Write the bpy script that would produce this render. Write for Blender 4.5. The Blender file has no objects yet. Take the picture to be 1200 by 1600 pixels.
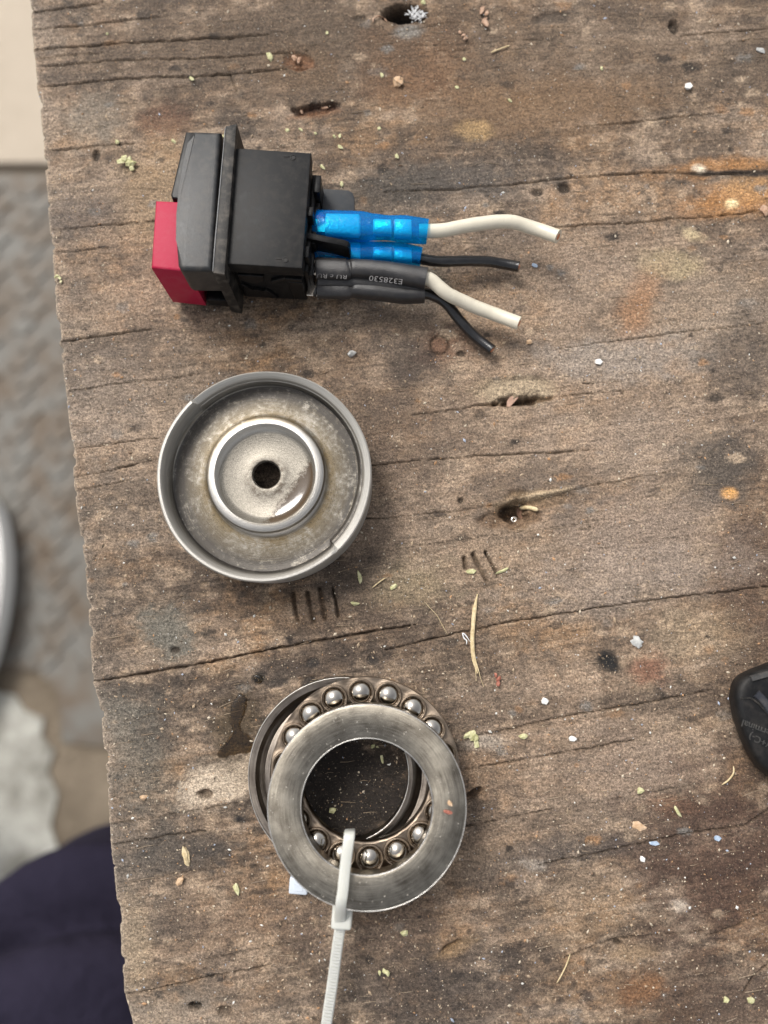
import bpy, bmesh, math, random
import numpy as np
from mathutils import Vector, Matrix
random.seed(7); RNG = np.random.RandomState(11)
S = 0.001                                   # everything below is in millimetres; the scene is in metres
sc = bpy.context.scene
COL = sc.collection
rad = math.radians

# ---------------------------------------------------------------- camera
F, D = 1156.0, 178.0                        # focal length in photo pixels, height of the lens above the plank
_n = Vector(((612-600)/F, -(945-800)/F, -1)).normalized()
ROT = _n.rotation_difference(Vector((0, 0, -1))).to_matrix()
cam_d = bpy.data.cameras.new('camera'); cam = bpy.data.objects.new('camera', cam_d); COL.objects.link(cam)
cam.matrix_world = Matrix.Translation((0, 0, D*S)) @ ROT.to_4x4()
cam_d.sensor_fit = 'VERTICAL'; cam_d.sensor_height = 36; cam_d.lens = F/1600*36
cam_d.clip_start = 0.005; cam_d.clip_end = 50
cam_d.dof.use_dof = True; cam_d.dof.focus_distance = (D-3)*S; cam_d.dof.aperture_fstop = 7.2
sc.camera = cam

# ---------------------------------------------------------------- light
SUN_EL, SUN_AZ = 52, 128                    # azimuth counter-clockwise from +X
w = bpy.data.worlds.new('World'); sc.world = w; w.use_nodes = True
wn, wl = w.node_tree.nodes, w.node_tree.links
sky = wn.new('ShaderNodeTexSky'); sky.sky_type = 'NISHITA'; sky.sun_disc = False
sky.sun_elevation = rad(SUN_EL); sky.sun_rotation = rad(90-SUN_AZ); sky.dust_density = 4.0; sky.air_density = 1.0; sky.ozone_density = 0.6
hs = wn.new('ShaderNodeHueSaturation'); hs.inputs['Saturation'].default_value = 0.22
wl.new(sky.outputs[0], hs.inputs['Color']); wl.new(hs.outputs[0], wn['Background'].inputs[0])
wn['Background'].inputs[1].default_value = 0.12
sun_d = bpy.data.lights.new('sun', 'SUN'); sun_d.energy = 1.7; sun_d.angle = rad(20); sun_d.color = (1, .955, .89)
sun = bpy.data.objects.new('sun', sun_d); COL.objects.link(sun)
sdir = Vector((math.cos(rad(SUN_EL))*math.cos(rad(SUN_AZ)), math.cos(rad(SUN_EL))*math.sin(rad(SUN_AZ)), math.sin(rad(SUN_EL))))
sun.rotation_euler = sdir.to_track_quat('Z', 'Y').to_euler()
vs = sc.view_settings; vs.view_transform = 'Standard'; vs.look = 'None'; vs.gamma = 1; vs.exposure = 0.68
sc.cycles.max_bounces = 10; sc.cycles.transparent_max_bounces = 12

# ---------------------------------------------------------------- helpers
def P(px, py, z=0.0):                       # photo pixel -> point on the level z (mm)
    d = ROT @ Vector(((px-600)/F, -(py-800)/F, -1)); t = (z-D)/d.z
    return Vector((d.x*t, d.y*t, z))
def srgb(r, g, b):
    f = lambda c: (c/255/12.92 if c/255 <= .04045 else ((c/255+.055)/1.055)**2.4)
    return (f(r), f(g), f(b))

class MB:                                   # collects shapes, all in mm
    def __init__(self): self.bm = bmesh.new()
    def _xf(self, vs, rot, loc):
        M = Matrix.Translation(loc) @ rot.to_4x4()
        for v in vs: v.co = M @ v.co
    def box(self, c, s, rot=Matrix.Identity(3), bev=0.0, seg=2):
        r = bmesh.ops.create_cube(self.bm, size=1)['verts']
        for v in r: v.co = Vector((v.co.x*s[0], v.co.y*s[1], v.co.z*s[2]))
        if bev > 0:
            ed = list({e for v in r for e in v.link_edges})
            q = bmesh.ops.bevel(self.bm, geom=ed, offset=bev, segments=seg, affect='EDGES', profile=.5)
            r = list({v for f in q['faces'] for v in f.verts} | {v for v in r if v.is_valid})
        self._xf(r, rot, Vector(c)); return self
    def prism(self, pts, z0, z1, fn=None, bev=0.0, seg=2):   # pts 2-D outline, fn(p,z)->Vector
        fn = fn or (lambda p, z: Vector((p[0], p[1], z)))
        lo = [self.bm.verts.new((p[0], p[1], z0)) for p in pts]; hi = [self.bm.verts.new((p[0], p[1], z1)) for p in pts]
        n = len(pts); fs = [self.bm.faces.new(lo[::-1]), self.bm.faces.new(hi)]
        for i in range(n): fs.append(self.bm.faces.new((lo[i], lo[(i+1) % n], hi[(i+1) % n], hi[i])))
        vs_ = set(lo+hi)
        if bev > 0:
            ed = [e for e in fs[0].edges] + [e for e in fs[1].edges]
            ed += [e for v in hi for e in v.link_edges if e not in ed and e.calc_face_angle(0) > rad(35)]
            q = bmesh.ops.bevel(self.bm, geom=list(set(ed)), offset=bev, segments=seg, affect='EDGES', profile=.5)
            vs_ = {v for v in vs_ if v.is_valid} | {v for f in q['faces'] for v in f.verts}
        for v in vs_: v.co = fn((v.co.x, v.co.y), v.co.z)
        return self
    def loft(self, rings, cap=True, closed=False):
        R = [[self.bm.verts.new(p) for p in ring] for ring in rings]; n = len(R[0]); m = len(R)
        for i in range(m if closed else m-1):
            a, b = R[i], R[(i+1) % m]
            for j in range(n): self.bm.faces.new((a[j], a[(j+1) % n], b[(j+1) % n], b[j]))
        if cap and not closed: self.bm.faces.new(R[0][::-1]); self.bm.faces.new(R[-1])
        return self
    def tube(self, path, radii, n=12, sq=None):
        path = [Vector(p) for p in path]; m = len(path)
        if not hasattr(radii, '__len__'): radii = [radii]*m
        rings = []
        for i, p in enumerate(path):
            t = (path[min(i+1, m-1)]-path[max(i-1, 0)]).normalized()
            s_ = t.cross(Vector((0, 0, 1)))
            s_ = s_.normalized() if s_.length > 1e-4 else Vector((1, 0, 0)); u = s_.cross(t)
            rr = radii[i]; rx, ry = rr if hasattr(rr, '__len__') else (rr, rr)
            e = (2/sq) if sq else 1
            ring = []
            for k in range(n):
                a = 2*math.pi*k/n; c_, d_ = math.cos(a), math.sin(a)
                c_ = math.copysign(abs(c_)**e, c_); d_ = math.copysign(abs(d_)**e, d_)
                ring.append(p + s_*c_*rx + u*d_*ry)
            rings.append(ring)
        return self.loft(rings)
    def lathe(self, prof, c, n=96, closed=False, fn=None):
        rings = []
        for k in range(n):
            a = 2*math.pi*k/n; pr = fn(a) if fn else prof
            rings.append([Vector((c[0]+r*math.cos(a), c[1]+r*math.sin(a), c[2]+z)) for r, z in pr])
        R = [[self.bm.verts.new(p) for p in ring] for ring in rings]; m = len(R[0])
        for i in range(n):
            a, b = R[i], R[(i+1) % n]
            for j in range(m if closed else m-1): self.bm.faces.new((a[j], b[j], b[(j+1) % m], a[(j+1) % m]))
        return self
    def ico(self, c, r, sub=2, jit=0.0, scale=(1, 1, 1), rotz=0.0, rnd=None):
        q = bmesh.ops.create_icosphere(self.bm, subdivisions=sub, radius=r)['verts']; rn = rnd or random
        M = Matrix.Rotation(rotz, 3, 'Z')
        for v in q:
            k = 1+rn.uniform(-jit, jit); v.co = Vector(c) + M @ Vector((v.co.x*k*scale[0], v.co.y*k*scale[1], v.co.z*k*scale[2]))
        return self
    def mesh(self, name, off=Vector((0, 0, 0)), smooth=30):
        for v in self.bm.verts: v.co = (v.co-off)*S
        bmesh.ops.recalc_face_normals(self.bm, faces=self.bm.faces)
        for f in self.bm.faces: f.smooth = smooth is not None
        if smooth is not None:
            for e in self.bm.edges:
                if len(e.link_faces) == 2 and e.calc_face_angle(0) > rad(smooth): e.smooth = False
        me = bpy.data.meshes.new(name); self.bm.to_mesh(me); self.bm.free(); return me

def link(name, me, m, parent=None, loc=None):
    o = bpy.data.objects.new(name, me); COL.objects.link(o)
    if m is not None and me is not None: me.materials.clear(); me.materials.append(m)
    if parent: o.parent = parent
    if loc is not None: o.location = loc
    return o
def tag(o, label=None, cat=None, group=None, kind=None):
    if label: o['label'] = label
    if cat: o['category'] = cat
    if group: o['group'] = group
    if kind: o['kind'] = kind
    return o
def wloc(o):
    v = Vector((0, 0, 0))
    while o: v += o.location; o = o.parent
    return v/S
def part(name, mb, m, parent, smooth=30):   # geometry given in world mm, becomes a child of parent
    return link(name, mb.mesh(name, wloc(parent), smooth), m, parent)
def thing(name, mb, m, base, label, cat, group=None, smooth=30):
    o = link(name, mb.mesh(name, Vector(base), smooth), m, None, Vector(base)*S); return tag(o, label, cat, group)
def empty(name, base, label, cat, group=None):
    o = bpy.data.objects.new(name, None); COL.objects.link(o); o.location = Vector(base)*S; o.empty_display_size = .01
    return tag(o, label, cat, group)
def spline(pts, n=8):
    pts = [Vector(p) for p in pts]; out = []
    for i in range(len(pts)-1):
        a, b, c, d = pts[max(i-1, 0)], pts[i], pts[i+1], pts[min(i+2, len(pts)-1)]
        for k in range(n):
            t = k/n; out.append(.5*((2*b)+(c-a)*t+(2*a-5*b+4*c-d)*t*t+(3*b-a-3*c+d)*t**3))
    out.append(pts[-1]); return out

# ---------------------------------------------------------------- materials
class MT:
    def __init__(self, name, **kw):
        self.m = bpy.data.materials.new(name); self.m.use_nodes = True; self.t = self.m.node_tree
        self.n, self.l = self.t.nodes, self.t.links; self.b = self.n['Principled BSDF']
        for k, v in kw.items(): self.set(k, v)
        tc = self.n.new('ShaderNodeTexCoord'); mp = self.n.new('ShaderNodeMapping'); mp.inputs['Scale'].default_value = (1000,)*3
        self.l.new(tc.outputs['Object'], mp.inputs[0]); self.mm = mp.outputs[0]
    def set(self, k, v):
        s = self.b.inputs[k.replace('_', ' ')]
        if hasattr(v, 'is_output'): self.l.new(v, s)
        elif isinstance(v, tuple) and len(v) == 3 and s.type == 'RGBA': s.default_value = (*v, 1)
        else: s.default_value = v
    def inp(self, s, v):
        if hasattr(v, 'is_output'): self.l.new(v, s)
        elif isinstance(v, tuple) and len(v) == 3 and s.type == 'RGBA': s.default_value = (*v, 1)
        else: s.default_value = v
    def noise(self, scale, detail=3, rough=.55, vec=None, dist=0.0, out='Fac'):
        q = self.n.new('ShaderNodeTexNoise'); q.inputs['Scale'].default_value = scale; q.inputs['Detail'].default_value = detail
        q.inputs['Roughness'].default_value = rough; q.inputs['Distortion'].default_value = dist
        self.l.new(vec or self.mm, q.inputs['Vector']); return q.outputs[out]
    def voro(self, scale, vec=None, out='Distance'):
        q = self.n.new('ShaderNodeTexVoronoi'); q.inputs['Scale'].default_value = scale; self.l.new(vec or self.mm, q.inputs['Vector']); return q.outputs[out]
    def ramp(self, f, *stops):
        q = self.n.new('ShaderNodeValToRGB'); self.l.new(f, q.inputs[0]); e = q.color_ramp.elements
        while len(e) < len(stops): e.new(.5)
        for el, (p, c) in zip(e, stops):
            el.position = p; el.color = (c, c, c, 1) if not isinstance(c, tuple) else (*c, 1)
        return q.outputs[0]
    def math(self, op, a, b=0.0, c=None, clamp=False):
        q = self.n.new('ShaderNodeMath'); q.operation = op; q.use_clamp = clamp
        self.inp(q.inputs[0], a); self.inp(q.inputs[1], b)
        if c is not None: self.inp(q.inputs[2], c)
        return q.outputs[0]
    def mix(self, f, a, b, mode='MIX'):
        q = self.n.new('ShaderNodeMix'); q.data_type = 'RGBA'; q.blend_type = mode
        self.inp(q.inputs[0], f); self.inp(q.inputs[6], a); self.inp(q.inputs[7], b); return q.outputs[2]
    def attr(self, name, out='Color'):
        q = self.n.new('ShaderNodeAttribute'); q.attribute_name = name; return q.outputs[out]
    def bump(self, h, dist=.1, strength=1.0, prev=None):          # dist in mm
        q = self.n.new('ShaderNodeBump'); q.inputs['Distance'].default_value = dist*S; q.inputs['Strength'].default_value = strength
        self.l.new(h, q.inputs['Height'])
        if prev is not None: self.l.new(prev, q.inputs['Normal'])
        self.l.new(q.outputs[0], self.b.inputs['Normal']); return q.outputs[0]
    def polar(self):                                              # (radius, angle) of the object's own axis
        sp = self.n.new('ShaderNodeSeparateXYZ'); self.l.new(self.mm, sp.inputs[0])
        r = self.math('SQRT', self.math('ADD', self.math('MULTIPLY', sp.outputs[0], sp.outputs[0]), self.math('MULTIPLY', sp.outputs[1], sp.outputs[1])))
        a = self.math('ARCTAN2', sp.outputs[1], sp.outputs[0]); return r, a, sp
    def comb(self, x, y, z=0.0):
        q = self.n.new('ShaderNodeCombineXYZ')
        for i, v in enumerate((x, y, z)): self.inp(q.inputs[i], v)
        return q.outputs[0]

def plastic(name, c, rough=.45, grime=.35, dust=(.22, .19, .16), bump=.03, spec=.2):
    k = MT(name, Roughness=rough); g = k.noise(.5, 4, .6); f = k.noise(6, 2)
    k.b.inputs['Specular IOR Level'].default_value = spec
    sp = k.ramp(k.noise(3.2, 2, .5), (.66, 0.0), (.74, 1.0))
    a = k.math('MULTIPLY', k.ramp(g, (.45, 0.0), (.75, 1.0)), grime*.5)
    a = k.math('ADD', a, k.math('MULTIPLY', sp, grime*.45), clamp=True)
    k.set('Base Color', k.mix(a, c, dust)); k.set('Roughness', k.math('ADD', k.math('MULTIPLY', g, .25), rough-.12))
    k.bump(f, bump); return k.m

M = {}
M['black'] = plastic('black plastic', (.008, .008, .0085), .5, .16)
M['black_gloss'] = plastic('glossy black plastic', (.006, .006, .0065), .34, .12)
M['bezel'] = plastic('dusty black bezel', (.018, .017, .016), .5, .8)
M['cap'] = plastic('charcoal cap plastic', (.020, .021, .022), .4, .4, bump=.05, spec=.4)
M['grey_tab'] = plastic('dark grey plastic', (.035, .038, .042), .5, .2)
M['red'] = plastic('faded red plastic', srgb(164, 26, 60), .5, .3, (.42, .2, .2), .03)
M['white_wire'] = plastic('cream wire insulation', (.62, .57, .46), .3, .35, (.36, .31, .25), .015, .5)
M['black_wire'] = plastic('black wire insulation', (.008, .008, .009), .2, .1, spec=.6)
M['shrink'] = plastic('black shrink sleeve', (.020, .019, .020), .36, .2, bump=.07, spec=.5)
M['print'] = MT('grey print', Base_Color=(.095, .09, .09), Roughness=.6).m
k = MT('copper strands', Metallic=1.0, Roughness=.4); k.set('Base Color', k.mix(k.noise(4), (.55, .23, .13), (.7, .38, .26))); M['copper'] = k.m
k = MT('tinned terminal', Metallic=1.0, Roughness=.22); k.set('Base Color', k.mix(k.noise(.8), (.8, .76, .7), (.62, .5, .38))); M['tin'] = k.m
# translucent blue vinyl
k = MT('translucent blue vinyl', Base_Color=(.0, .21, .68), Roughness=.13); k.bump(k.noise(.9, 2), .14)
tr = k.n.new('ShaderNodeBsdfTransparent'); tr.inputs[0].default_value = (.10, .78, 1.0, 1)
mx = k.n.new('ShaderNodeMixShader'); mx.inputs[0].default_value = .34
k.l.new(tr.outputs[0], mx.inputs[1]); k.l.new(k.b.outputs[0], mx.inputs[2]); k.l.new(mx.outputs[0], k.n['Material Output'].inputs[0]); M['blue'] = k.m
k = MT('terminal metal in sleeve', Metallic=.25, Roughness=.3, Base_Color=(.88, .88, .86)); k.bump(k.noise(1.2, 2), .2); M['lug'] = k.m

def steel(name, c1, c2, rough, ring=5.0, specks=.5):
    k = MT(name, Metallic=1.0); r, a, sp = k.polar()
    brush = k.noise(1.0, 4, .65, k.comb(k.math('MULTIPLY', r, ring), k.math('MULTIPLY', a, 2.2), 0.0))
    g = k.noise(.22, 4, .6)
    k.set('Base Color', k.mix(k.ramp(k.math('ADD', k.math('MULTIPLY', brush, .6), k.math('MULTIPLY', g, .5)), (.40, 0.0), (.68, 1.0)), c1, c2))
    s_ = k.ramp(k.noise(2.6, 3, .6), (.60, 0.0), (.70, 1.0))
    k.set('Roughness', k.math('ADD', k.math('MULTIPLY', brush, .28), k.math('ADD', k.math('MULTIPLY', s_, specks*.4), rough-.09), clamp=True))
    k.bump(k.math('ADD', k.math('MULTIPLY', brush, .5), k.math('MULTIPLY', k.noise(3, 3), .6)), .05)
    tg = k.n.new('ShaderNodeTangent'); tg.direction_type = 'RADIAL'; tg.axis = 'Z'; k.l.new(tg.outputs[0], k.b.inputs['Tangent']); k.b.inputs['Anisotropic'].default_value = .65; return k.m
M['washer'] = steel('oily turned steel', (.10, .085, .068), (.38, .345, .285), .33, 7.0)
M['washer_low'] = steel('dark oily steel', (.11, .09, .075), (.27, .235, .20), .28)
M['edge'] = steel('bright chamfer steel', (.5, .48, .45), (.8, .78, .74), .3)
M['cage'] = steel('oily brown cage steel', (.14, .108, .08), (.30, .24, .185), .30, 2.0)
k = MT('polished ball steel', Metallic=1.0); k.set('Roughness', k.math('ADD', k.math('MULTIPLY', k.ramp(k.noise(.7, 4, .65), (.45, 0.0), (.7, 1.0)), .2), .04)); k.set('Base Color', k.mix(k.noise(.9, 3), (.34, .31, .27), (.55, .51, .46))); M['ball'] = k.m
# cup: worn galvanised steel with brown oil film
k = MT('oily worn cup steel'); r, a, sp = k.polar()
brush = k.noise(1.0, 5, .7, k.comb(k.math('MULTIPLY', r, 4.5), k.math('MULTIPLY', a, 1.6), 0.0))
g1 = k.noise(.13, 5, .7, None, .6); g2 = k.noise(.9, 5, .7); g3 = k.noise(4.5, 3, .7)
base = k.mix(k.ramp(brush, (.35, 0.0), (.65, 1.0)), (.17, .155, .128), (.44, .41, .36))
base = k.mix(k.math('MULTIPLY', k.ramp(g3, (.52, 0.0), (.68, 1.0)), .28), base, (.58, .55, .50))
floor_ = k.ramp(k.math('DIVIDE', r, 30.0), (.46, 0.0), (.475, 1.0), (.715, 1.0), (.735, 0.0))
film = k.math('MULTIPLY', floor_, k.ramp(k.math('ADD', k.math('MULTIPLY', g1, .55), k.math('MULTIPLY', g2, .45)), (.38, 0.0), (.54, 1.0)))
base = k.mix(k.math('MULTIPLY', film, .8), base, (.13, .095, .045))
outer = k.math('MULTIPLY', k.ramp(k.math('DIVIDE', r, 30.0), (.50, 0.0), (.66, 1.0), (.735, 1.0), (.745, 0.0)), k.ramp(k.math('ADD', k.math('ADD', k.math('MULTIPLY', brush, .45), k.math('MULTIPLY', g2, .4)), k.math('MULTIPLY', g1, .35)), (.45, 0.0), (.58, 1.0)))
base = k.mix(k.math('MULTIPLY', outer, .92), base, (.035, .031, .028))
stain = k.math('MULTIPLY', k.ramp(k.math('DIVIDE', r, 30.0), (.425, 0.0), (.445, 1.0), (.48, 1.0), (.54, 0.0)), k.ramp(g1, (.35, .15), (.6, 1.0)))
base = k.mix(k.math('MULTIPLY', stain, .6), base, (.13, .085, .03))
rimk = k.ramp(k.math('DIVIDE', r, 30.0), (.74, 0.0), (.76, 1.0)); base = k.mix(k.math('MULTIPLY', rimk, .7), base, k.mix(brush, (.36, .345, .32), (.60, .58, .54)))
ridge = k.ramp(k.math('DIVIDE', r, 30.0), (.37, 0.0), (.385, 1.0), (.44, 1.0), (.455, 0.0)); base = k.mix(k.math('MULTIPLY', ridge, .75), base, k.mix(g3, (.40, .385, .36), (.62, .60, .57)))
disc = k.ramp(k.math('DIVIDE', r, 30.0), (.35, 1.0), (.37, 0.0))
base = k.mix(k.math('MULTIPLY', disc, .9), base, k.mix(k.ramp(g3, (.35, 0.0), (.65, 1.0)), (.14, .125, .10), (.35, .32, .27)))
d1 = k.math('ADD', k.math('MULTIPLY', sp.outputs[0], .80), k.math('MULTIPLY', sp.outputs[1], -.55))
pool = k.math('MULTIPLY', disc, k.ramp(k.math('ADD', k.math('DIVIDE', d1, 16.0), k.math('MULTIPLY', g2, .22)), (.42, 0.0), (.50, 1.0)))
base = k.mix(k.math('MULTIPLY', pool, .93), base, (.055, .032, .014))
collar = k.math('MULTIPLY', k.ramp(k.math('DIVIDE', r, 30.0), (.13, 1.0), (.20, 0.0)), k.ramp(g2, (.42, 0.0), (.6, 1.0)))
base = k.mix(k.math('MULTIPLY', collar, .8), base, (.07, .05, .035))
dks = k.math('MULTIPLY', k.ramp(k.noise(3.0, 3, .65), (.36, 1.0), (.42, 0.0)), k.math('MULTIPLY', floor_, k.ramp(g1, (.4, .2), (.6, 1.0)))); base = k.mix(k.math('MULTIPLY', dks, .8), base, (.04, .03, .022))
k.set('Base Color', base); k.set('Metallic', k.math('SUBTRACT', k.math('SUBTRACT', k.math('SUBTRACT', .95, k.math('MULTIPLY', k.math('MAXIMUM', film, outer), .5)), k.math('MAXIMUM', k.math('MULTIPLY', disc, .35), k.math('MULTIPLY', rimk, .45))), k.math('MULTIPLY', pool, .6), clamp=True))
k.set('Roughness', k.math('SUBTRACT', k.math('ADD', k.math('MULTIPLY', g3, .3), k.math('ADD', k.math('MULTIPLY', rimk, .08), .26)), k.math('MULTIPLY', pool, .32), clamp=True))
k.bump(k.math('MULTIPLY', k.math('ADD', g3, k.math('MULTIPLY', brush, .8)), k.math('SUBTRACT', 1.0, pool)), .05); M['cup'] = k.m
# nylon
k = MT('milky nylon', Roughness=.24); k.set('Base Color', k.mix(k.noise(.35, 3), (.56, .565, .52), (.66, .66, .61)))
k.b.inputs['Subsurface Weight'].default_value = .5; k.b.inputs['Subsurface Radius'].default_value = (.0015, .0015, .0013); k.b.inputs['Subsurface Scale'].default_value = 1.0
k.b.inputs['Transmission Weight'].default_value = .15; k.bump(k.noise(2, 2), .03); M['nylon'] = k.m
k = MT('pale blue plastic', Roughness=.35); k.set('Base Color', k.mix(k.noise(.5), (.48, .53, .60), (.58, .63, .69))); M['paleblue'] = k.m
# oil
k = MT('brown oil', Base_Color=(.62, .47, .25), Roughness=.03, IOR=1.46); k.b.inputs['Transmission Weight'].default_value = 1.0; k.bump(k.noise(.5, 2), .05); M['oil'] = k.m

def speck(name, c1, c2, rough=.7, sc_=1.2):
    k = MT(name, Roughness=rough); k.set('Base Color', k.mix(k.ramp(k.noise(sc_, 3), (.35, 0.0), (.65, 1.0)), c1, c2)); k.bump(k.noise(sc_*2, 3), .12); return k.m
M['yellow'] = speck('yellow green crumb', (.36, .35, .16), (.60, .57, .35))
M['tan'] = speck('tan stone', (.46, .29, .16), (.58, .42, .28), .5)
M['greystone'] = speck('grey stone', (.30, .30, .29), (.50, .50, .48))
M['whitestone'] = speck('white stone', (.62, .61, .58), (.80, .79, .76))
M['straw'] = speck('dry straw', (.48, .37, .20), (.66, .54, .34))
M['pinkwood'] = speck('pinkish wood scrap', (.30, .17, .10), (.46, .31, .22))
M['redscrap'] = speck('red brown scrap', (.22, .06, .04), (.38, .15, .10))
M['bluechip'] = speck('blue chip', (.26, .34, .46), (.46, .53, .62), .4)
M['brownchip'] = speck('brown chip', (.20, .11, .07), (.30, .18, .12))
M['web'] = speck('white web', (.70, .70, .70), (.82, .82, .82))
k = MT('loose grit', Roughness=.6); k.set('Base Color', k.attr('tint')); M['grit'] = k.m

# weathered plank: tint, wetness and fine relief
k = MT('weathered plank', Roughness=.8)
tint = k.attr('tint'); wet = k.attr('wet', 'Fac')
mpn = k.n.new('ShaderNodeMapping'); mpn.inputs['Scale'].default_value = (.4, 1.3, 1.0); mpn.inputs['Rotation'].default_value = (0, 0, rad(8))
k.l.new(k.mm, mpn.inputs[0])
f1 = k.noise(1.9, 4, .7); f2 = k.noise(1.1, 4, .65, mpn.outputs[0]); f3 = k.noise(5.0, 2, .6); vo = k.voro(2.4)
lum = k.ramp(f1, (.30, .36), (.5, 1.0), (.71, 1.82)); lum2 = k.ramp(f2, (.3, .72), (.5, 1.0), (.7, 1.25)); lum3 = k.ramp(f3, (.3, .55), (.7, 1.5))
c = k.mix(1.0, k.mix(1.0, k.mix(1.0, tint, lum, 'MULTIPLY'), lum2, 'MULTIPLY'), lum3, 'MULTIPLY')
pale = k.ramp(k.noise(2.9, 2, .5), (.655, 0.0), (.72, 1.0))
c = k.mix(k.math('MULTIPLY', pale, .5), c, (.40, .32, .23))
dk = k.ramp(k.noise(1.6, 3, .6), (.30, 1.0), (.38, 0.0))
c = k.mix(k.math('MULTIPLY', dk, .5), c, (.03, .022, .016))
k.set('Base Color', c)
k.set('Roughness', k.math('SUBTRACT', .72, k.math('MULTIPLY', wet, .42)))
k.b.inputs['Specular IOR Level'].default_value = .35
h = k.math('ADD', k.math('ADD', k.math('MULTIPLY', f1, .9), k.math('MULTIPLY', f3, .5)), k.math('MULTIPLY', f2, .5))
k.bump(h, .5, .9); M['plank'] = k.m
k = MT('sawn end grain', Roughness=.85)
k.set('Base Color', k.mix(k.noise(.8, 5, .6), (.16, .11, .07), (.34, .26, .19))); k.bump(k.noise(1.5, 4), .5); M['plank_side'] = k.m

# ---------------------------------------------------------------- the plank: a height field with cracks, gouges and knots
TAB = RNG.rand(256, 256)
def vn(x, y):
    xi = np.floor(x).astype(int); yi = np.floor(y).astype(int); fx = x-xi; fy = y-yi
    fx = fx*fx*(3-2*fx); fy = fy*fy*(3-2*fy)
    a = TAB[xi & 255, yi & 255]; b = TAB[(xi+1) & 255, yi & 255]; c_ = TAB[xi & 255, (yi+1) & 255]; d_ = TAB[(xi+1) & 255, (yi+1) & 255]
    return (a*(1-fx)+b*fx)*(1-fy)+(c_*(1-fx)+d_*fx)*fy
def fbm(x, y, o=4, g=.5):
    s_, am, t = 0, 1, 0
    for i in range(o): s_ = s_+am*vn(x*2**i+17.3*i, y*2**i+9.1*i); t += am; am *= g
    return s_/t
def sst(x, a, b):
    t = np.clip((x-a)/(b-a), 0, 1); return t*t*(3-2*t)
RT = np.array(ROT.transposed())
def Qv(x, y):                               # plank point (mm) -> layout coordinates
    q = RT @ np.stack([x.ravel(), y.ravel(), np.full(x.size, -D)])
    return (600+F*q[0]/-q[2]).reshape(x.shape), (800-F*q[1]/-q[2]).reshape(x.shape)

EDGE = [(45, 0), (48, 60), (55, 135), (62, 200), (70, 290), (78, 380), (88, 520), (99, 600), (107, 690), (117, 790), (128, 870), (135, 960), (141, 1040), (144, 1062), (143, 1066),
        (148, 1085), (155, 1110), (158, 1160), (162, 1200), (168, 1270), (172, 1330), (178, 1400), (186, 1450), (189, 1510), (192, 1550), (205, 1600)]
ew = [P(*e) for e in EDGE]
e0 = ew[0]+(ew[0]-ew[6])*1.2; e1 = ew[-1]+(ew[-1]-ew[-9])*1.2
ew = [e0]+ew+[e1]; EY = np.array([p.y for p in ew])[::-1]; EX = np.array([p.x for p in ew])[::-1]
def axis(lo, hi, flo, fhi, f, grow=1.25):
    a = list(np.arange(flo, fhi, f)); st = f
    while a[-1] < hi: st *= grow; a.append(a[-1]+st)
    st = f
    while a[0] > lo: st *= grow; a.insert(0, a[0]-st)
    return np.array(a)
ys = axis(-185, 225, -102, 159, .31)
us = np.concatenate([[0, .12, .25, .4, .6, .85, 1.1], axis(1.4, 260, 1.4, 186, .31)])
us = us[us >= 0]
U, Y = np.meshgrid(us, ys)
ex = np.interp(ys, EY, EX) + .35*(fbm(ys/1.7, ys*0+3, 3)-.5) + .5*(fbm(ys/9, ys*0+8, 2)-.5) + .75*sst(fbm(ys/3.2, ys*0+21, 3), .58, .74)
X = ex[:, None]+U
u, v = Qv(X, Y)
sl = lambda q: np.interp(q, [-200, 0, 300, 700, 1000, 1700], [-.055, -.06, -.085, -.12, -.155, -.17])
v0 = v.copy()
for _ in range(4): v0 = v-sl(v0)*(u-120)
wob = 26*(fbm(u/260, v0/130, 3)-.5)
gv = v0+wob
H = .9*(fbm(u/260, v/190, 3)-.5)
H += .20*(fbm(u/170, gv/13, 4, .6)-.5) + .14*(fbm(u/60, gv/5.5, 3, .6)-.5)
H += .30*(fbm(u/12, v/9, 3, .6)-.5) + .20*(fbm(u/4.2, v/3.6, 2)-.5)
saw = sst(u, 420, 60)*sst(v, 330, 120)      # saw marks across the grain near the upper left end
H += .10*saw*(vn(u/2.6, v/60)-.5)
# tint
A = fbm(u/300, gv/34, 4, .6); B = fbm(u/130+50, v/110, 4, .6); Cn = fbm(u/42+9, v/30+4, 4, .65); G = fbm(u/210+4, gv/7, 3, .6)
c3 = lambda r, g, b: np.array([r, g, b])
tint = np.zeros(X.shape+(3,)) + c3(.215, .152, .104)
def blend(m, col): 
    global tint
    m = np.clip(m, 0, 1)[..., None]; tint = tint*(1-m)+c3(*col)*m
blend(.75*sst(A, .5, .72), (.235, .19, .152)); blend(.75*sst(A, .46, .28), (.095, .072, .057))
blend(.8*sst(B, .50, .68), (.27, .17, .095)); blend(.6*sst(B, .45, .29), (.12, .098, .080))
blend(.65*sst(Cn, .54, .72), (.30, .235, .175)); blend(.65*sst(Cn, .45, .27), (.065, .052, .044))
C2 = fbm(u/19+31, v/15+7, 4, .65); blend(.6*sst(C2, .56, .74), (.33, .25, .175)); blend(.55*sst(C2, .42, .26), (.06, .048, .04)); C4 = fbm(u/75+3, v/60+27, 4, .6); blend(.55*sst(C4, .55, .72), (.28, .22, .17)); blend(.5*sst(C4, .43, .28), (.085, .066, .054)); blend(.32*sst(G, .5, .3), (.075, .055, .042))
blend(.25*sst(G, .56, .75), (.28, .22, .17))
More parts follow.
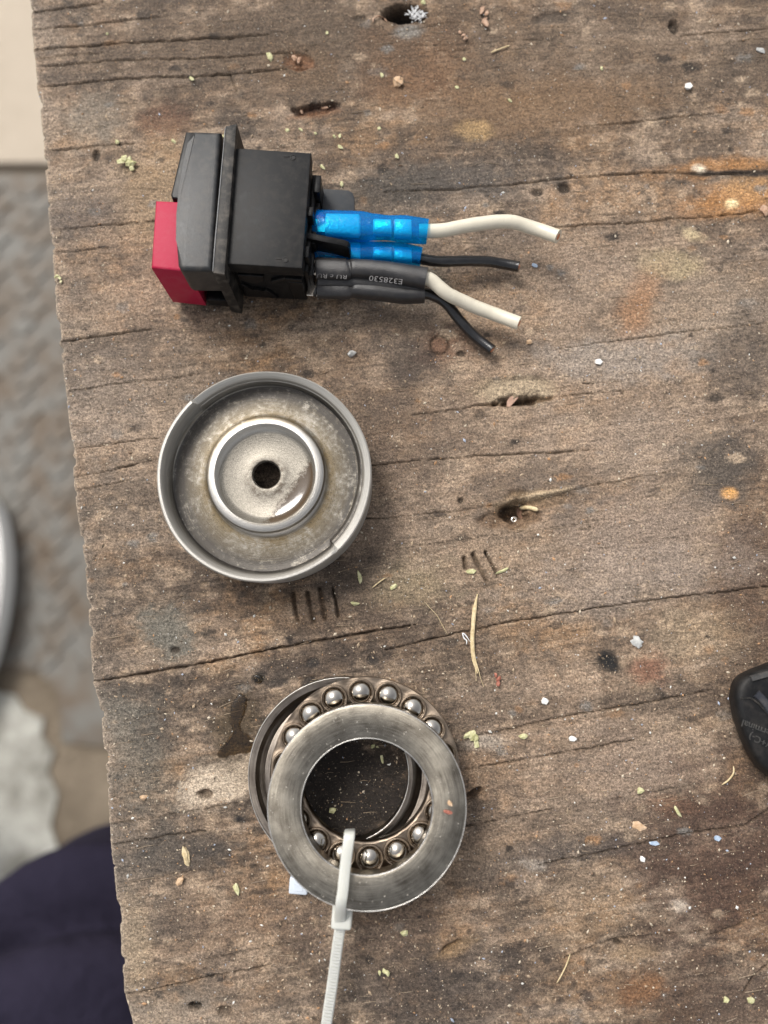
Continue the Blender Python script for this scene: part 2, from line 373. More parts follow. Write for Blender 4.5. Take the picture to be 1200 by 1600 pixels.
def ell(px, py, rx, ry, ang=0, soft=.5, warp=.5):
    c_, s_ = math.cos(rad(ang)), math.sin(rad(ang)); dx, dy = u-px, v-py
    q = np.sqrt(((dx*c_+dy*s_)/rx)**2+((-dx*s_+dy*c_)/ry)**2) + warp*(Cn-.5)*2+warp*.6*(fbm(u/9, v/7, 2)-.5)
    return 1-sst(q, 1-soft, 1+soft)
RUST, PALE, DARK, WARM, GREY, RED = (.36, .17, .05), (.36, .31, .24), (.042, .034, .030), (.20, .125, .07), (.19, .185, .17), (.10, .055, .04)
patches = [  # marks on the wood, plus light and shade painted into the tint
 (900, 620, 330, 300, 0, (.28, .215, .162), .42), (230, 560, 110, 260, -6, (.25, .195, .15), .35), (860, 1200, 260, 120, -10, (.26, .195, .145), .38), (560, 700, 70, 300, 0, (.15, .105, .075), .3), (1180, 1000, 60, 420, 0, (.11, .075, .055), .4), (420, 60, 330, 70, -4, (.15, .105, .072), .5), (900, 110, 330, 110, -4, (.155, .112, .078), .45), (1120, 480, 90, 60, -10, (.26, .215, .17), .4), (980, 690, 110, 50, -10, (.29, .235, .19), .4), (760, 880, 110, 60, -8, (.27, .21, .155), .35), (700, 1010, 90, 50, 0, (.11, .082, .062), .4), (860, 1060, 150, 40, -10, (.27, .21, .16), .35), (560, 1520, 200, 60, -8, (.13, .098, .075), .4),  # sunlit middle and shaded right edge painted in, among broad tone patches
 (1150, 312, 70, 26, -8, RUST, .6), (1120, 262, 95, 12, -6, RUST, .55), (1172, 290, 40, 22, 0, (.40, .25, .12), .4), (1140, 270, 90, 5, 0, DARK, .8), (1093, 263, 10, 5, 0, (.46, .41, .33), .8),
 (1144, 318, 9, 6, 0, (.6, .5, .3), .8), (850, 165, 160, 45, -4, WARM, .6), (640, 90, 80, 60, 0, (.19, .10, .05), .6), (470, 100, 60, 30, 0, WARM, .6), (250, 190, 40, 22, 0, (.17, .09, .055), .6),
 (500, 60, 260, 60, -4, (.12, .088, .062), .5), (240, 300, 60, 70, 30, (.27, .20, .125), .55), (150, 190, 50, 35, 0, (.24, .21, .17), .5), (205, 470, 70, 22, -20, (.25, .19, .14), .4),
 (130, 330, 60, 26, -5, (.10, .085, .08), .5), (700, 285, 130, 26, -5, (.11, .10, .092), .65), (580, 300, 90, 30, -4, (.10, .088, .075), .5), (740, 205, 24, 14, 0, (.36, .25, .12), .5),
 (690, 540, 40, 26, 0, (.17, .085, .05), .6), (640, 560, 45, 45, 0, (.07, .06, .055), .55), (790, 385, 60, 60, 0, (.07, .064, .060), .35), (1000, 470, 24, 60, 25, (.30, .16, .08), .55),
 (1045, 410, 50, 22, 10, (.36, .30, .17), .5), (1080, 365, 20, 10, 20, (.42, .36, .22), .5), (960, 560, 130, 30, -5, (.25, .23, .21), .5), (900, 400, 150, 60, -8, (.21, .165, .13), .45),
 (1120, 730, 60, 55, 0, (.07, .066, .062), .6), (1140, 771, 10, 8, 0, (.55, .30, .10), .9), (1170, 560, 60, 60, 0, (.10, .085, .075), .45), (1020, 830, 120, 60, 0, (.25, .20, .165), .5), (1165, 900, 60, 80, 0, (.12, .08, .06), .5),
 (850, 760, 120, 40, -10, (.105, .085, .072), .4), (640, 670, 110, 60, -8, (.12, .09, .072), .4), (1000, 900, 160, 40, -8, (.28, .235, .20), .4), (1090, 990, 60, 40, 0, (.30, .235, .16), .45),
 (640, 910, 60, 36, 0, (.22, .185, .12), .5), (260, 985, 42, 40, 10, (.145, .142, .122), .75), (560, 895, 60, 28, -20, (.06, .048, .04), .5), (480, 1040, 110, 26, -10, (.085, .068, .058), .55),  # dark patch at the cup's lower right is its shadow, painted in
 (330, 1228, 66, 32, -20, (.40, .34, .27), .92), (390, 1200, 40, 26, 0, (.30, .25, .19), .6), (366, 1138, 26, 58, 15, (.10, .072, .042), .75), (215, 1190, 50, 90, -20, (.10, .105, .095), .55), (190, 1120, 40, 34, 0, (.13, .13, .115), .4),
 (210, 1470, 26, 70, -4, (.30, .235, .155), .5), (240, 1330, 110, 50, -10, (.085, .08, .075), .45), (380, 1440, 130, 40, 0, (.19, .135, .10), .4), (250, 1580, 90, 30, 0, (.22, .195, .165), .45),
 (950, 1032, 23, 14, 25, (.018, .017, .017), .95), (1010, 1045, 26, 22, 0, (.22, .09, .055), .5), (374, 1280, 12, 7, 0, (.012, .011, .014), .98), (403, 1060, 9, 8, 0, (.035, .028, .02), .9),
 (1050, 1258, 36, 15, 10, (.29, .15, .08), .42), (990, 1200, 70, 60, 0, (.24, .19, .155), .4), (1120, 1350, 120, 120, 0, RED, .62), (1100, 1560, 140, 90, 0, (.085, .055, .042), .6), (1005, 1545, 36, 18, -25, (.29, .145, .065), .45),  # lower right: reddish wood, with shade darkening painted in
 (920, 1420, 70, 50, -15, (.24, .18, .125), .45), (700, 1560, 160, 70, -8, (.075, .062, .056), .55), (840, 1340, 130, 22, -10, (.10, .088, .082), .5), (620, 1440, 120, 40, -8, (.17, .12, .09), .35), (985, 1490, 38, 14, 0, (.30, .22, .14), .5),
 (560, 1230, 110, 105, 0, (.028, .021, .017), .88), (735, 1340, 60, 26, -20, (.28, .21, .15), .4), (1060, 1415, 14, 12, 0, (.42, .38, .33), .6), (760, 1160, 26, 10, 0, (.30, .28, .25), .5), (830, 1350, 20, 9, 10, (.33, .31, .28), .4),  # dark wood in the washer hole: oil soak plus painted-in shade
 (805, 606, 58, 16, -3, (.30, .235, .155), .7), (830, 776, 50, 8, -12, (.31, .24, .16), .7), (300, 640, 60, 90, 0, (.20, .16, .125), .4), (160, 640, 60, 70, 0, (.21, .18, .155), .35), (640, 48, 22, 10, 0, (.20, .20, .19), .7)]
wet = np.zeros_like(X)
for (a, b, rx, ry, an, col, st) in patches: blend(min(1, st*1.12)*ell(a, b, rx, ry, an, .6, .75), col)
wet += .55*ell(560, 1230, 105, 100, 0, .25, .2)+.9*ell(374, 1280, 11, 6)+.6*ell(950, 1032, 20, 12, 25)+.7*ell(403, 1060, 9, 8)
# many small dark and pale flecks of dirt
for i in range(260):
    a, b = random.uniform(80, 1200), random.uniform(0, 1600); rr = random.uniform(2.5, 9)
    x0, y0 = np.searchsorted(ys, 0), 0
    m = (abs(u-a) < 30) & (abs(v-b) < 30)
    if not m.any(): continue
    q = np.sqrt(((u[m]-a)/(rr*random.uniform(1, 2.2)))**2+((v[m]-b)/rr)**2)+.8*(vn(u[m]/4, v[m]/3)-.5)
    k_ = (random.uniform(.3, .8)*(1-sst(q, .5, 1.2)))[:, None]
    tint[m] = tint[m]*(1-k_)+c3(*random.choice([DARK, DARK, (.33, .26, .19), (.28, .16, .08), (.17, .17, .165)]))*k_

lum_ = tint.mean(-1, keepdims=True); tint *= np.clip(lum_/.165, .3, 2)**.5; tint *= np.array([.97, .925, .875])
def groove(pts, wd, dep, tone=.75, lip=.12, soft=1.7, taper=True):
    global H, tint
    pts = [np.array(p, float) for p in pts]
    x0 = min(p[0] for p in pts)-20; x1 = max(p[0] for p in pts)+20; y0 = min(p[1] for p in pts)-20; y1 = max(p[1] for p in pts)+20
    m = (u > x0) & (u < x1) & (v > y0) & (v < y1)
    if not m.any(): return
    uu, vv = u[m], v[m]; best = np.full(uu.shape, 1e9); tt = np.zeros(uu.shape); L = 0
    tot = sum(np.linalg.norm(b-a) for a, b in zip(pts, pts[1:]))
    jit = 3.4*(fbm(uu/30, vv/200+3, 3)-.5) + 1.6*(vn(uu/5, vv/60)-.5) if tot > 60 else 1.6*(vn(uu/7, vv/7)-.5)
    for a, b in zip(pts, pts[1:]):
        d = b-a; l = np.linalg.norm(d); t = np.clip(((uu-a[0])*d[0]+(vv-a[1])*d[1])/l**2, 0, 1)
        q = np.hypot(uu-a[0]-t*d[0], vv+jit-a[1]-t*d[1]); k_ = q < best; best[k_] = q[k_]; tt[k_] = (L+t[k_]*l)/tot; L += l
    ws = .72*wd*(.38+1.25*vn(uu/13, vv*0+L % 50)) * (np.clip(np.minimum(tt, 1-tt)*7+.25, 0, 1) if taper else 1)
    f = (1-sst(best, ws*.2, ws*soft*.55+.6))*np.clip(.42+1.0*fbm(uu/22, vv/40+L % 9, 2), 0, 1)
    H[m] = H[m]-dep*f+lip*np.exp(-((best-ws*1.3)/2.2)**2)*(vn(uu/20, vv/9))
    k_ = (tone*f)[:, None]; tint[m] = tint[m]*(1-k_)+c3(.045, .030, .018)*k_
cr = [
 ([(143, 1066), (300, 1040), (450, 1010), (560, 990), (655, 975)], 3.0, 1.7), ([(600, 1016), (700, 992), (780, 975), (900, 955), (1000, 940), (1100, 928), (1215, 915)], 1.8, 1.2),
 ([(44, 20), (110, 12), (160, 3)], 2.3, .9), ([(47, 46), (140, 38), (260, 24)], 2.0, .9), ([(50, 77), (180, 68), (330, 60), (420, 54)], 2.4, 1.0), ([(52, 104), (160, 96), (330, 90), (480, 80)], 1.8, .8),
 ([(54, 136), (120, 130), (200, 123), (330, 118), (490, 104)], 2.4, 1.0), ([(54, 92), (100, 86), (160, 82)], 1.2, .5), ([(64, 236), (110, 232), (210, 224)], 1.6, .8), ([(74, 361), (160, 352), (300, 342)], 1.5, .7), ([(77, 396), (170, 387)], 1.5, .6),
 ([(89, 534), (150, 526), (240, 514)], 2.2, 1.0), ([(99, 612), (200, 598), (300, 586)], 1.2, .6), ([(107, 703), (200, 690), (250, 684)], 1.5, .7), ([(114, 746), (160, 738), (245, 718)], 1.7, .8), ([(117, 767), (200, 751)], 1.2, .6),
 ([(600, 299), (700, 296), (800, 288), (870, 280), (950, 273), (1010, 268), (1110, 272), (1215, 268)], 2.0, .9), ([(840, 356), (950, 349), (1080, 340), (1150, 335), (1215, 322)], 1.9, .9), ([(900, 199), (1020, 187), (1130, 175)], 1.8, .7), ([(1060, 57), (1140, 50), (1215, 44)], 1.6, .8),
 ([(572, 728), (650, 720), (760, 712), (930, 703)], 1.8, .9), ([(640, 650), (750, 633), (780, 630)], 1.3, .6), ([(880, 618), (980, 610)], 1.3, .6), ([(560, 812), (700, 800), (770, 790)], 1.2, .6), ([(870, 770), (1000, 745), (1060, 735)], 1.0, .5),
 ([(722, 1155), (800, 1138), (900, 1116), (1000, 1100), (1110, 1078)], 1.7, .8), ([(726, 1202), (860, 1180), (990, 1156)], 1.7, .8), ([(722, 1293), (790, 1278), (860, 1265)], 1.6, .7), ([(840, 1352), (930, 1334), (1080, 1300), (1160, 1290), (1215, 1255)], 1.8, .8),
 ([(880, 1497), (960, 1466), (1050, 1458), (1110, 1452)], 1.8, .7), ([(1100, 1462), (1150, 1445), (1200, 1420)], 1.4, .6), ([(193, 1555), (260, 1541), (330, 1526), (420, 1508)], 2.0, 1.0), ([(168, 1322), (250, 1308), (335, 1296)], 1.5, .7), ([(176, 1385), (300, 1360), (420, 1350)], 1.0, .4),
 ([(1160, 1552), (1180, 1520), (1210, 1498)], 3.0, 1.2), ([(348, 88), (360, 115), (372, 150)], 1.6, .6), ([(160, 1290), (300, 1268), (385, 1250)], 1.2, .5), ([(870, 545), (980, 530), (1100, 515), (1200, 505)], 1.1, .5), ([(950, 1250), (1080, 1226)], 1.0, .4),
 ([(600, 55), (700, 35), (720, 35)], 1.2, .4), ([(640, 72), (760, 68), (850, 62)], 1.0, .4), ([(500, 1080), (300, 1105), (180, 1130)], .9, .4), ([(225, 1520), (420, 1478), (560, 1455)], .9, .4), ([(600, 860), (780, 835), (950, 812)], .8, .35)]
for pts, wd, dep in cr: groove(pts, wd, dep)
for i in range(130):                        # faint checks along the grain
    a, b = random.uniform(60, 1150), random.uniform(5, 1595); L_ = random.uniform(40, 190); s_ = float(sl(b))
    groove([(a, b), (a+L_*.5, b+L_*.5*s_+random.uniform(-3, 3)), (a+L_, b+L_*s_)], random.uniform(.5, 1.2), random.uniform(.12, .35), .35)
for g in ([(459, 928), (461, 948), (466, 970)], [(480, 926), (484, 948), (490, 970)], [(499, 920), (503, 944), (508, 966)], [(520, 920), (524, 940), (528, 962)],
          [(725, 873), (728, 888)], [(739, 867), (750, 888), (760, 908)], [(758, 862), (767, 880), (777, 898)]):
    groove(g, 5.6, 1.6, .72, .35, 1.5, False)
def pit(px, py, rx, ry, ang, dep, col=(.03, .021, .014), st=.85, soft=.3, warp=.5):
    global H
    e = ell(px, py, rx, ry, ang, soft, warp); H = H-dep*e; blend(st*e, col)
pit(632, 22, 36, 13, -2, 5.5, (.012, .009, .007), .97, .2, .3); pit(808, 612, 60, 19, -4, .8, (.36, .28, .19), .9, .35, .5); pit(812, 627, 56, 3.6, -6, 1.5, (.11, .065, .03), .85, .5, .9); pit(800, 628, 26, 10, -6, 1.7, (.05, .03, .016), .85, .4, .9)
pit(806, 800, 30, 24, -20, .9, (.15, .095, .05), .7, .4, .9); pit(805, 799, 17, 15, -20, 4.5, (.016, .011, .008), .95, .3, .8); pit(850, 786, 50, 9, -14, .7, (.2, .13, .075), .6, .4, .6); H = H+.8*ell(836, 776, 46, 3.5, -12, .5, .5); blend(.8*ell(836, 776, 46, 4, -12, .5, .6), (.38, .29, .19)); pit(800, 812, 44, 12, -6, .8, (.14, .085, .05), .6); pit(488, 171, 27, 6, -8, 1.7, (.05, .022, .012), .9, .4, 1.1); blend(.5*ell(490, 178, 30, 6, -8, .5, .8), (.24, .12, .06)); pit(465, 97, 19, 10, 10, .9, (.17, .08, .04), .8, .4, 1.0)
pit(320, 1243, 11, 7, 5, 1.6, (.06, .032, .014), .9); pit(305, 1573, 8, 6, 10, 2.2, (.015, .012, .01), .95); pit(352, 1581, 12, 8, 10, 1.2, (.07, .05, .035), .7); pit(704, 1480, 17, 5.5, -28, 1.4, (.06, .035, .02), .9, .4, 1.1); blend(.55*ell(712, 1482, 30, 11, -25, .5, .8), (.26, .17, .09)); pit(742, 1240, 15, 4.5, -28, 1.4, (.045, .026, .015), .9, .4, 1.1)
pit(330, 1225, 70, 32, -20, .45, (.31, .25, .19), .35, .12, .4); pit(260, 985, 42, 40, 10, .3, (.145, .142, .122), .3, .12, .6); pit(273, 1016, 7, 5, 0, .8); pit(1053, 42, 6, 9, -15, 1.2); pit(565, 28, 12, 6, 0, .6, (.05, .04, .03), .6); pit(865, 28, 26, 10, -4, .6, (.05, .04, .032), .6)
pit(882, 293, 9, 6, 0, .9); pit(750, 650, 8, 8, 0, .4, (.05, .04, .03), .6); pit(720, 782, 5, 5, 0, .8); pit(965, 1472, 7, 5, 10, 1.0); pit(840, 300, 10, 7, 0, .5); pit(720, 552, 8, 6, 0, .6); pit(583, 1033, 9, 7, 0, .3, (.03, .026, .024), .8); pit(489, 1035, 10, 8, 0, .3, (.03, .026, .024), .8); pit(482, 1066, 16, 8, -15, .3, (.03, .026, .024), .8); pit(435, 1068, 20, 8, -15, .2, (.04, .034, .03), .6); pit(150, 243, 5, 9, 10, .8)
q = np.hypot(u-687, v-539); ringm = np.exp(-((q-14)/2.0)**2); H -= .6*ringm; blend(.7*ringm, (.05, .03, .018)); blend(.4*(1-sst(q, 10, 14)), (.19, .10, .06))
# the sawn left edge is worn round and pale
edge_d = U
H -= 1.0*np.exp(-edge_d/.28)*(1+.6*fbm(Y/2, Y*0, 2)); blend(.75*np.exp(-(edge_d/.75)**2), (.42, .34, .26)); blend(.25*np.exp(-edge_d/9)*(.4+1.2*fbm(Y/14, Y*0+2, 3)), (.30, .25, .20))
HF = H
def hz(px, py):                             # surface height at a layout point, nearest sample
    p = P(px, py); j = int(np.clip(np.searchsorted(ys, p.y), 0, len(ys)-1)); i = int(np.clip(np.searchsorted(us, p.x-ex[j]), 0, len(us)-1)); return float(HF[j, i])

plank = empty('wooden_plank', (0, 0, -42), 'weathered brown wooden bench plank, cracked and dirty, with everything laid on it', 'wooden plank')
ny, nx = X.shape
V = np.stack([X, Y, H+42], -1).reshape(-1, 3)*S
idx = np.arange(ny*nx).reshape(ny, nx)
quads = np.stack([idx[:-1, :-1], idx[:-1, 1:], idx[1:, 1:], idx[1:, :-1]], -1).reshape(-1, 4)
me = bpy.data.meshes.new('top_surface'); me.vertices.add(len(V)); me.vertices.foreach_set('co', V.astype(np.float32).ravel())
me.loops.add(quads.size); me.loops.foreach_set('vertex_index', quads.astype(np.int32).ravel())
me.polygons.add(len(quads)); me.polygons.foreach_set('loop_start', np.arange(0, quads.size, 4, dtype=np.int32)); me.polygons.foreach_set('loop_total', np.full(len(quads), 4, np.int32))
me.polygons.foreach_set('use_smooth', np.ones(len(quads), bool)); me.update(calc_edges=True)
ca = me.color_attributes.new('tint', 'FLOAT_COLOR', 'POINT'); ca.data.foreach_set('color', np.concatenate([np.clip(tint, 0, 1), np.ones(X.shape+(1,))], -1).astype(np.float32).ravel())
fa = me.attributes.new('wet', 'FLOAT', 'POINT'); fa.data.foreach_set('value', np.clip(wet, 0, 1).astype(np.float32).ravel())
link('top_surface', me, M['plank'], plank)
b = MB(); step = 2                          # the four sawn sides and underside
ring = [(ex[j], ys[j], H[j, 0]) for j in range(0, ny, step)] + [(X[-1, i], ys[-1], H[-1, i]) for i in range(0, nx, 40)] + [(X[j, -1], ys[j], H[j, -1]) for j in range(ny-1, -1, -40)] + [(X[0, i], ys[0], H[0, i]) for i in range(nx-1, 0, -40)]
top = [b.bm.verts.new((x+.02 if i < ny//step+1 else x, y, z-.05)) for i, (x, y, z) in enumerate(ring)]; bot = [b.bm.verts.new((x, y, -42)) for x, y, z in ring]
for i in range(len(top)): b.bm.faces.new((top[i], top[(i+1) % len(top)], bot[(i+1) % len(top)], bot[i]))
b.bm.faces.new(bot)
part('sawn_sides', b, M['plank_side'], plank, None)

# ---------------------------------------------------------------- floor far below the bench
GZ = -760.0
def flat(name, pts, z0, z1, m, kind=None):
    b = MB(); b.prism([(p.x, p.y) for p in pts], z0, z1, bev=3 if z1-z0 > 6 else 0); o = link(name, b.mesh(name), m)
    if kind: o['kind'] = kind
    return o
k = MT('brown dirt ground', Roughness=.9); k.set('Base Color', k.mix(k.ramp(k.noise(.012, 6, .65), (.35, 0.0), (.65, 1.0)), (.11, .085, .058), (.20, .16, .115))); k.bump(k.noise(.08, 5), 6); M['ground'] = k.m
k = MT('sunlit concrete', Roughness=.9); k.set('Base Color', k.mix(k.noise(.02, 5, .65), (.40, .335, .26), (.54, .46, .365))); k.bump(k.noise(.2, 4), 2); M['beige'] = k.m  # pale tone carries the sunlight on the floor, painted in
k = MT('grey concrete', Roughness=.9); k.set('Base Color', k.mix(k.ramp(k.noise(.022, 6, .7), (.36, 0.0), (.62, 1.0)), (.17, .16, .135), (.44, .43, .385))); k.bump(k.noise(.2, 4), 2); M['pale_patch'] = k.m
k = MT('grey tread steel', Roughness=.8); k.set('Base Color', k.mix(k.ramp(k.noise(.02, 6, .68), (.40, 0.0), (.62, 1.0)), (.165, .158, .142), (.125, .095, .068))); M['tread'] = k.m
b = MB(); b.box((0, 0, GZ-10), (24000, 24000, 20)); tag(link('ground', b.mesh('ground'), M['ground']), kind='structure')
g = lambda a, c_, z=GZ: P(a, c_, z)
flat('concrete_floor', [g(-900, 262), g(500, 262), g(500, -900), g(-900, -900)], GZ, GZ+12, M['beige'], 'structure')
flat('pale_floor_patch', [g(-600, 1040), g(-40, 1062), g(-10, 1080), g(26, 1086), g(40, 1110), g(70, 1122), g(66, 1150), g(86, 1172), g(76, 1205), g(92, 1240), g(80, 1290), g(94, 1330), g(86, 1420), g(100, 2200), g(-600, 2200)], GZ, GZ+4, M['pale_patch'], 'structure')  # thin irregular pale sheet on the floor, lower left
tp = empty('tread_plate', g(60, 640, GZ), 'grey rusty tread plate lying on the ground left of the bench', 'metal plate')
b = MB(); b.prism([(p.x, p.y) for p in (g(-420, 1046), g(60, 1046), g(92, 1075), g(100, 1160), g(340, 1180), g(330, 275), g(-420, 275))], GZ+1, GZ+5, bev=1.0); part('plate', b, M['tread'], tp)
b = MB(); c0, c1 = g(-400, 1030), g(320, 290); i = 0; y = c0.y
while y < c1.y:
    x = c0.x+(14 if i % 2 else 0)
    while x < c1.x:
        b.box((x, y, GZ+6), (26, 8, 4), Matrix.Rotation(rad(45 if (i+int(x/28)) % 2 else -45), 3, 'Z')); x += 28
    y += 24; i += 1
o = part('raised_lugs', b, M['tread'], tp); o['kind'] = 'stuff'
# shoe at the left edge
k = MT('white rubber', Roughness=.5, Base_Color=(.86, .85, .82)); M['sole'] = k.m
k = MT('dark olive canvas', Roughness=.85); k.set('Base Color', k.mix(k.noise(.3, 4), (.05, .05, .04), (.10, .095, .075))); M['canvas'] = k.m
so = g(-46, 950, GZ+16)
sh = empty('shoe', so, 'dark shoe with a white sole rim, at the left edge of the picture', 'shoe')
def shoe_out(k_):
    pts = []
    for i in range(40):
        a = 2*math.pi*i/40; c_, s_ = math.cos(a), math.sin(a); pts.append((so.x+k_*(52*c_+3*math.sin(2*a)), so.y+14+k_*138*s_))
    return pts
b = MB(); b.prism(shoe_out(1.0), so.z, so.z+30, bev=5, seg=3); part('sole', b, M['sole'], sh)
b = MB(); b.loft([[Vector((x, y, so.z+z)) for x, y in shoe_out(k_)] for k_, z in ((.74, 28), (.74, 40), (.68, 54), (.5, 74), (.2, 80))]); part('upper', b, M['canvas'], sh, 60)

# ---------------------------------------------------------------- seated person's trouser leg beside the bench
k = MT('navy trouser cloth', Roughness=.95); k.b.inputs['Specular IOR Level'].default_value = .08; k.set('Base Color', k.mix(k.noise(.05, 4), (.013, .0115, .021), (.023, .020, .035)))
k.bump(k.math('ADD', k.noise(.02, 4, .6), k.math('MULTIPLY', k.noise(1.2, 2), .06)), 9); M['navy'] = k.m
kn = P(138, 1575, -240)
per = empty('person', (kn.x, kn.y-430, -760), 'seated person in dark navy trousers, knee beside the bench at lower left', 'person')
def leg(b, kx, side):
    K = Vector((kx, kn.y, -240)); hip = Vector((kx-side*20, kn.y-430, -240)); ank = Vector((kx+(10 if side > 0 else -160), kn.y+10, -680))
    pts = [hip, hip.lerp(K, .3), hip.lerp(K, .6), hip.lerp(K, .85), K+Vector((0, 8, -6)), K+Vector((0, 14, -50)), K.lerp(ank, .35), K.lerp(ank, .7), ank]
    path = spline(pts, 34); n = len(path); rings = []
    for i, p in enumerate(path):
        t = (path[min(i+1, n-1)]-path[max(i-1, 0)]).normalized(); s_ = Vector((1, 0, 0)); up = s_.cross(t)
        f = i/(n-1); r0 = np.interp(f, [0, .2, .45, .55, .7, 1], [88, 80, 68, 66, 62, 56])
        fd = lambda a: 7*math.exp(-((f-.496-.008*math.cos(a))/.012)**2)-26*math.exp(-((f-.5195-.008*math.cos(a))/.008)**2)+6*math.exp(-((f-.537-.008*math.cos(a))/.008)**2)-6*math.exp(-((f-.47+.02*math.cos(a))/.007)**2)+1.5*math.sin(f*70+a)
        rings.append([p+s_*math.cos(a)*(r0+fd(a))+up*math.sin(a)*(r0+fd(a)) for a in [2*math.pi*q/36 for q in range(36)]])
    b.loft(rings)
b = MB(); leg(b, kn.x, 1); leg(b, kn.x-330, -1)
b.tube([(kn.x-300, kn.y-430, -235), (kn.x-150, kn.y-440, -225), (kn.x-10, kn.y-430, -235)], [(95, 90), (120, 105), (95, 90)], 28)
part('trousers', b, M['navy'], per, 70)

# ---------------------------------------------------------------- rocker switch with its wires
TH = rad(-4.1); AX = Vector((math.cos(TH), math.sin(TH), 0)); BY = Vector((-math.sin(TH), math.cos(TH), 0)); RO = rad(2.7)
SO = P(351, 429, 21.85)-BY*20.2*math.sin(RO); SO.z = 1.65
def L(a, b_, z):
    return SO+AX*a+BY*(b_*math.cos(RO)+z*math.sin(RO))+Vector((0, 0, z*math.cos(RO)-b_*math.sin(RO)))
ROTL = Matrix((AX, BY*math.cos(RO)-Vector((0, 0, math.sin(RO))), BY*math.sin(RO)+Vector((0, 0, math.cos(RO))))).transposed()
sw = empty('rocker_switch', (SO.x+5, SO.y+16, 0), 'black push switch with a red button, four cut wires on its terminals', 'switch')
def lbox(b, a0, a1, b0, b1, z0, z1, bev=.25, seg=2): b.box(L((a0+a1)/2, (b0+b1)/2, (z0+z1)/2), (a1-a0, b1-b0, z1-z0), ROTL, bev, seg); return b
LP = lambda p, z: L(p[0], p[1], z)
def LI(px, py, z):                          # layout point at local height z -> local (a, b)
    zw = SO.z+z
    for _ in range(6):
        p = P(px, py, zw)-SO; a = p.dot(AX); b_ = (p.dot(BY)-z*math.sin(RO))/math.cos(RO); zw = SO.z+z*math.cos(RO)-b_*math.sin(RO)
    return (a, b_)
LO = lambda z, *pts: [LI(x, y, z) for x, y in pts]
bz = LO(20.2, (332.5, 426), (351, 429), (370, 193), (352.5, 196.5)); BZ0, BZ1 = bz[1][1], bz[2][1]
b = MB(); b.prism(bz, -.1, 20.2, LP, .25); part('bezel', b, M['bezel'], sw)
cap_o = LO(20.3, (331, 422), (345, 205), (303, 203.5), (299, 205), (293, 224), (286, 255), (279.5, 292), (275.5, 335), (274.8, 375), (277, 412), (280, 418), (286, 421.5))
b = MB(); b.prism(cap_o, 9.5, 20.3, LP, 1.1, 4); part('cap', b, M['cap'], sw)
b = MB(); e_ = LO(20.25, (332.5, 424), (336, 380), (344, 290), (352, 200)); b.tube([L(a_, b_, 20.25) for a_, b_ in e_], [.10, .16, .13, .10], 8); part('scuffed_edge', b, plastic('scuffed grey plastic', (.20, .20, .20), .5, .5), sw, 60)
b = MB(); lbox(b, -8.2, -2.55, BZ0+5.6, BZ1-2.6, 1.6, 10.4, .4); lbox(b, -8.6, -2.6, BZ0+1.4, BZ0+5.5, .4, 3.6, .5); lbox(b, -3.6, -2.6, BZ0+1.6, BZ0+5.5, 3.7, 10.4, .2); part('button_housing', b, M['black_gloss'], sw)
rd = LO(17.9, (236, 418), (293, 424), (300, 316), (243, 313)); b = MB(); b.prism(rd, .2, 17.9, LP, .5, 3); part('red_button', b, M['red'], sw)
bb = LO(16.2, (266.5, 304), (268.5, 310), (292, 312), (306, 206), (290, 205)); b = MB(); b.prism(bb, 2.0, 16.2, LP, .5, 3); part('black_button', b, M['black_gloss'], sw)
bd = LO(18.6, (354, 412), (472, 419), (486, 239), (366, 231)); B0, B1 = bd[1][1], bd[2][1]
b = MB(); b.prism(bd, 14.6, 18.6, LP, .22); lbox(b, .05, 16.0, B0+.9, B1-.8, .6, 14.7, .3); lbox(b, 3.0, 6.5, 31.1, 31.9, 12, 17.4, .25)
part('body', b, M['black'], sw)
for nm, pts, b0, b1 in (('side_clip', [(1.2, 13.6), (7.2, 13.6), (6.8, 11.2), (4.4, 9.6), (2.8, 10.2), (1.2, 11.4)], 4.3, 5.5), ('side_clip', [(8.6, 11.2), (12.2, 13.4), (12.2, 12.4), (8.8, 10.0)], 4.4, 5.5),
                        ('side_clip', [(12.2, 13.2), (16.0, 13.2), (16.0, 11.9), (12.2, 11.9)], 4.3, 5.5), ('side_clip', [(12.4, 11.2), (16.0, 10.9), (16.0, 2.2), (13.0, 2.2)], 4.6, 5.5),
                        ('side_clip', [(1.0, 8.6), (2.4, 7.2), (3.2, 6.0), (4.6, 6.4), (5.6, 5.6), (6.4, 6.2), (7.4, 5.2), (9, 2.2), (1.0, 2.2)], 4.5, 5.5)):
    b = MB(); b.prism(pts, B0-4.4+b0, B0-4.4+b1, lambda p, z: L(p[0], z, p[1]), .12, 1); part(nm, b, M['black_gloss'], sw)
for (a, b_) in (LI(458, 246, 18.6), LI(446, 406, 18.6)):
    b = MB(); b.lathe([(0, 0), (.42, 0), (.55, .1), (.72, .06), (.74, -.1)], (0, 0, 0), 16)
    for vv in b.bm.verts: vv.co = L(a, b_, 18.63)+ROTL @ vv.co
    lbox(b, a-2.2, a-.7, b_+.0, b_+.3, 18.55, 18.72, .05); part('moulded_dimple', b, M['black'], sw)
b = MB(); lbox(b, 16.2, 17.3, 5.4, 30.2, 2.0, 13.6, .2); lbox(b, 17.0, 18.6, 24.5, 29.0, 8, 15.4, .25); lbox(b, 16.4, 17.8, 17.3, 19.6, 10, 17.2, .2); lbox(b, 16.5, 17.7, 7.2, 10.0, 10, 16.8, .2); lbox(b, 16.9, 18.2, 5.6, 11.5, 5, 11.5, .2); lbox(b, 17, 18.4, 12.8, 17.5, 6, 13, .2); lbox(b, 17, 18.4, 20, 24, 4, 12, .2)
part('terminal_block', b, M['black_gloss'], sw)
def PL(px, py, z): return P(px, py, z)
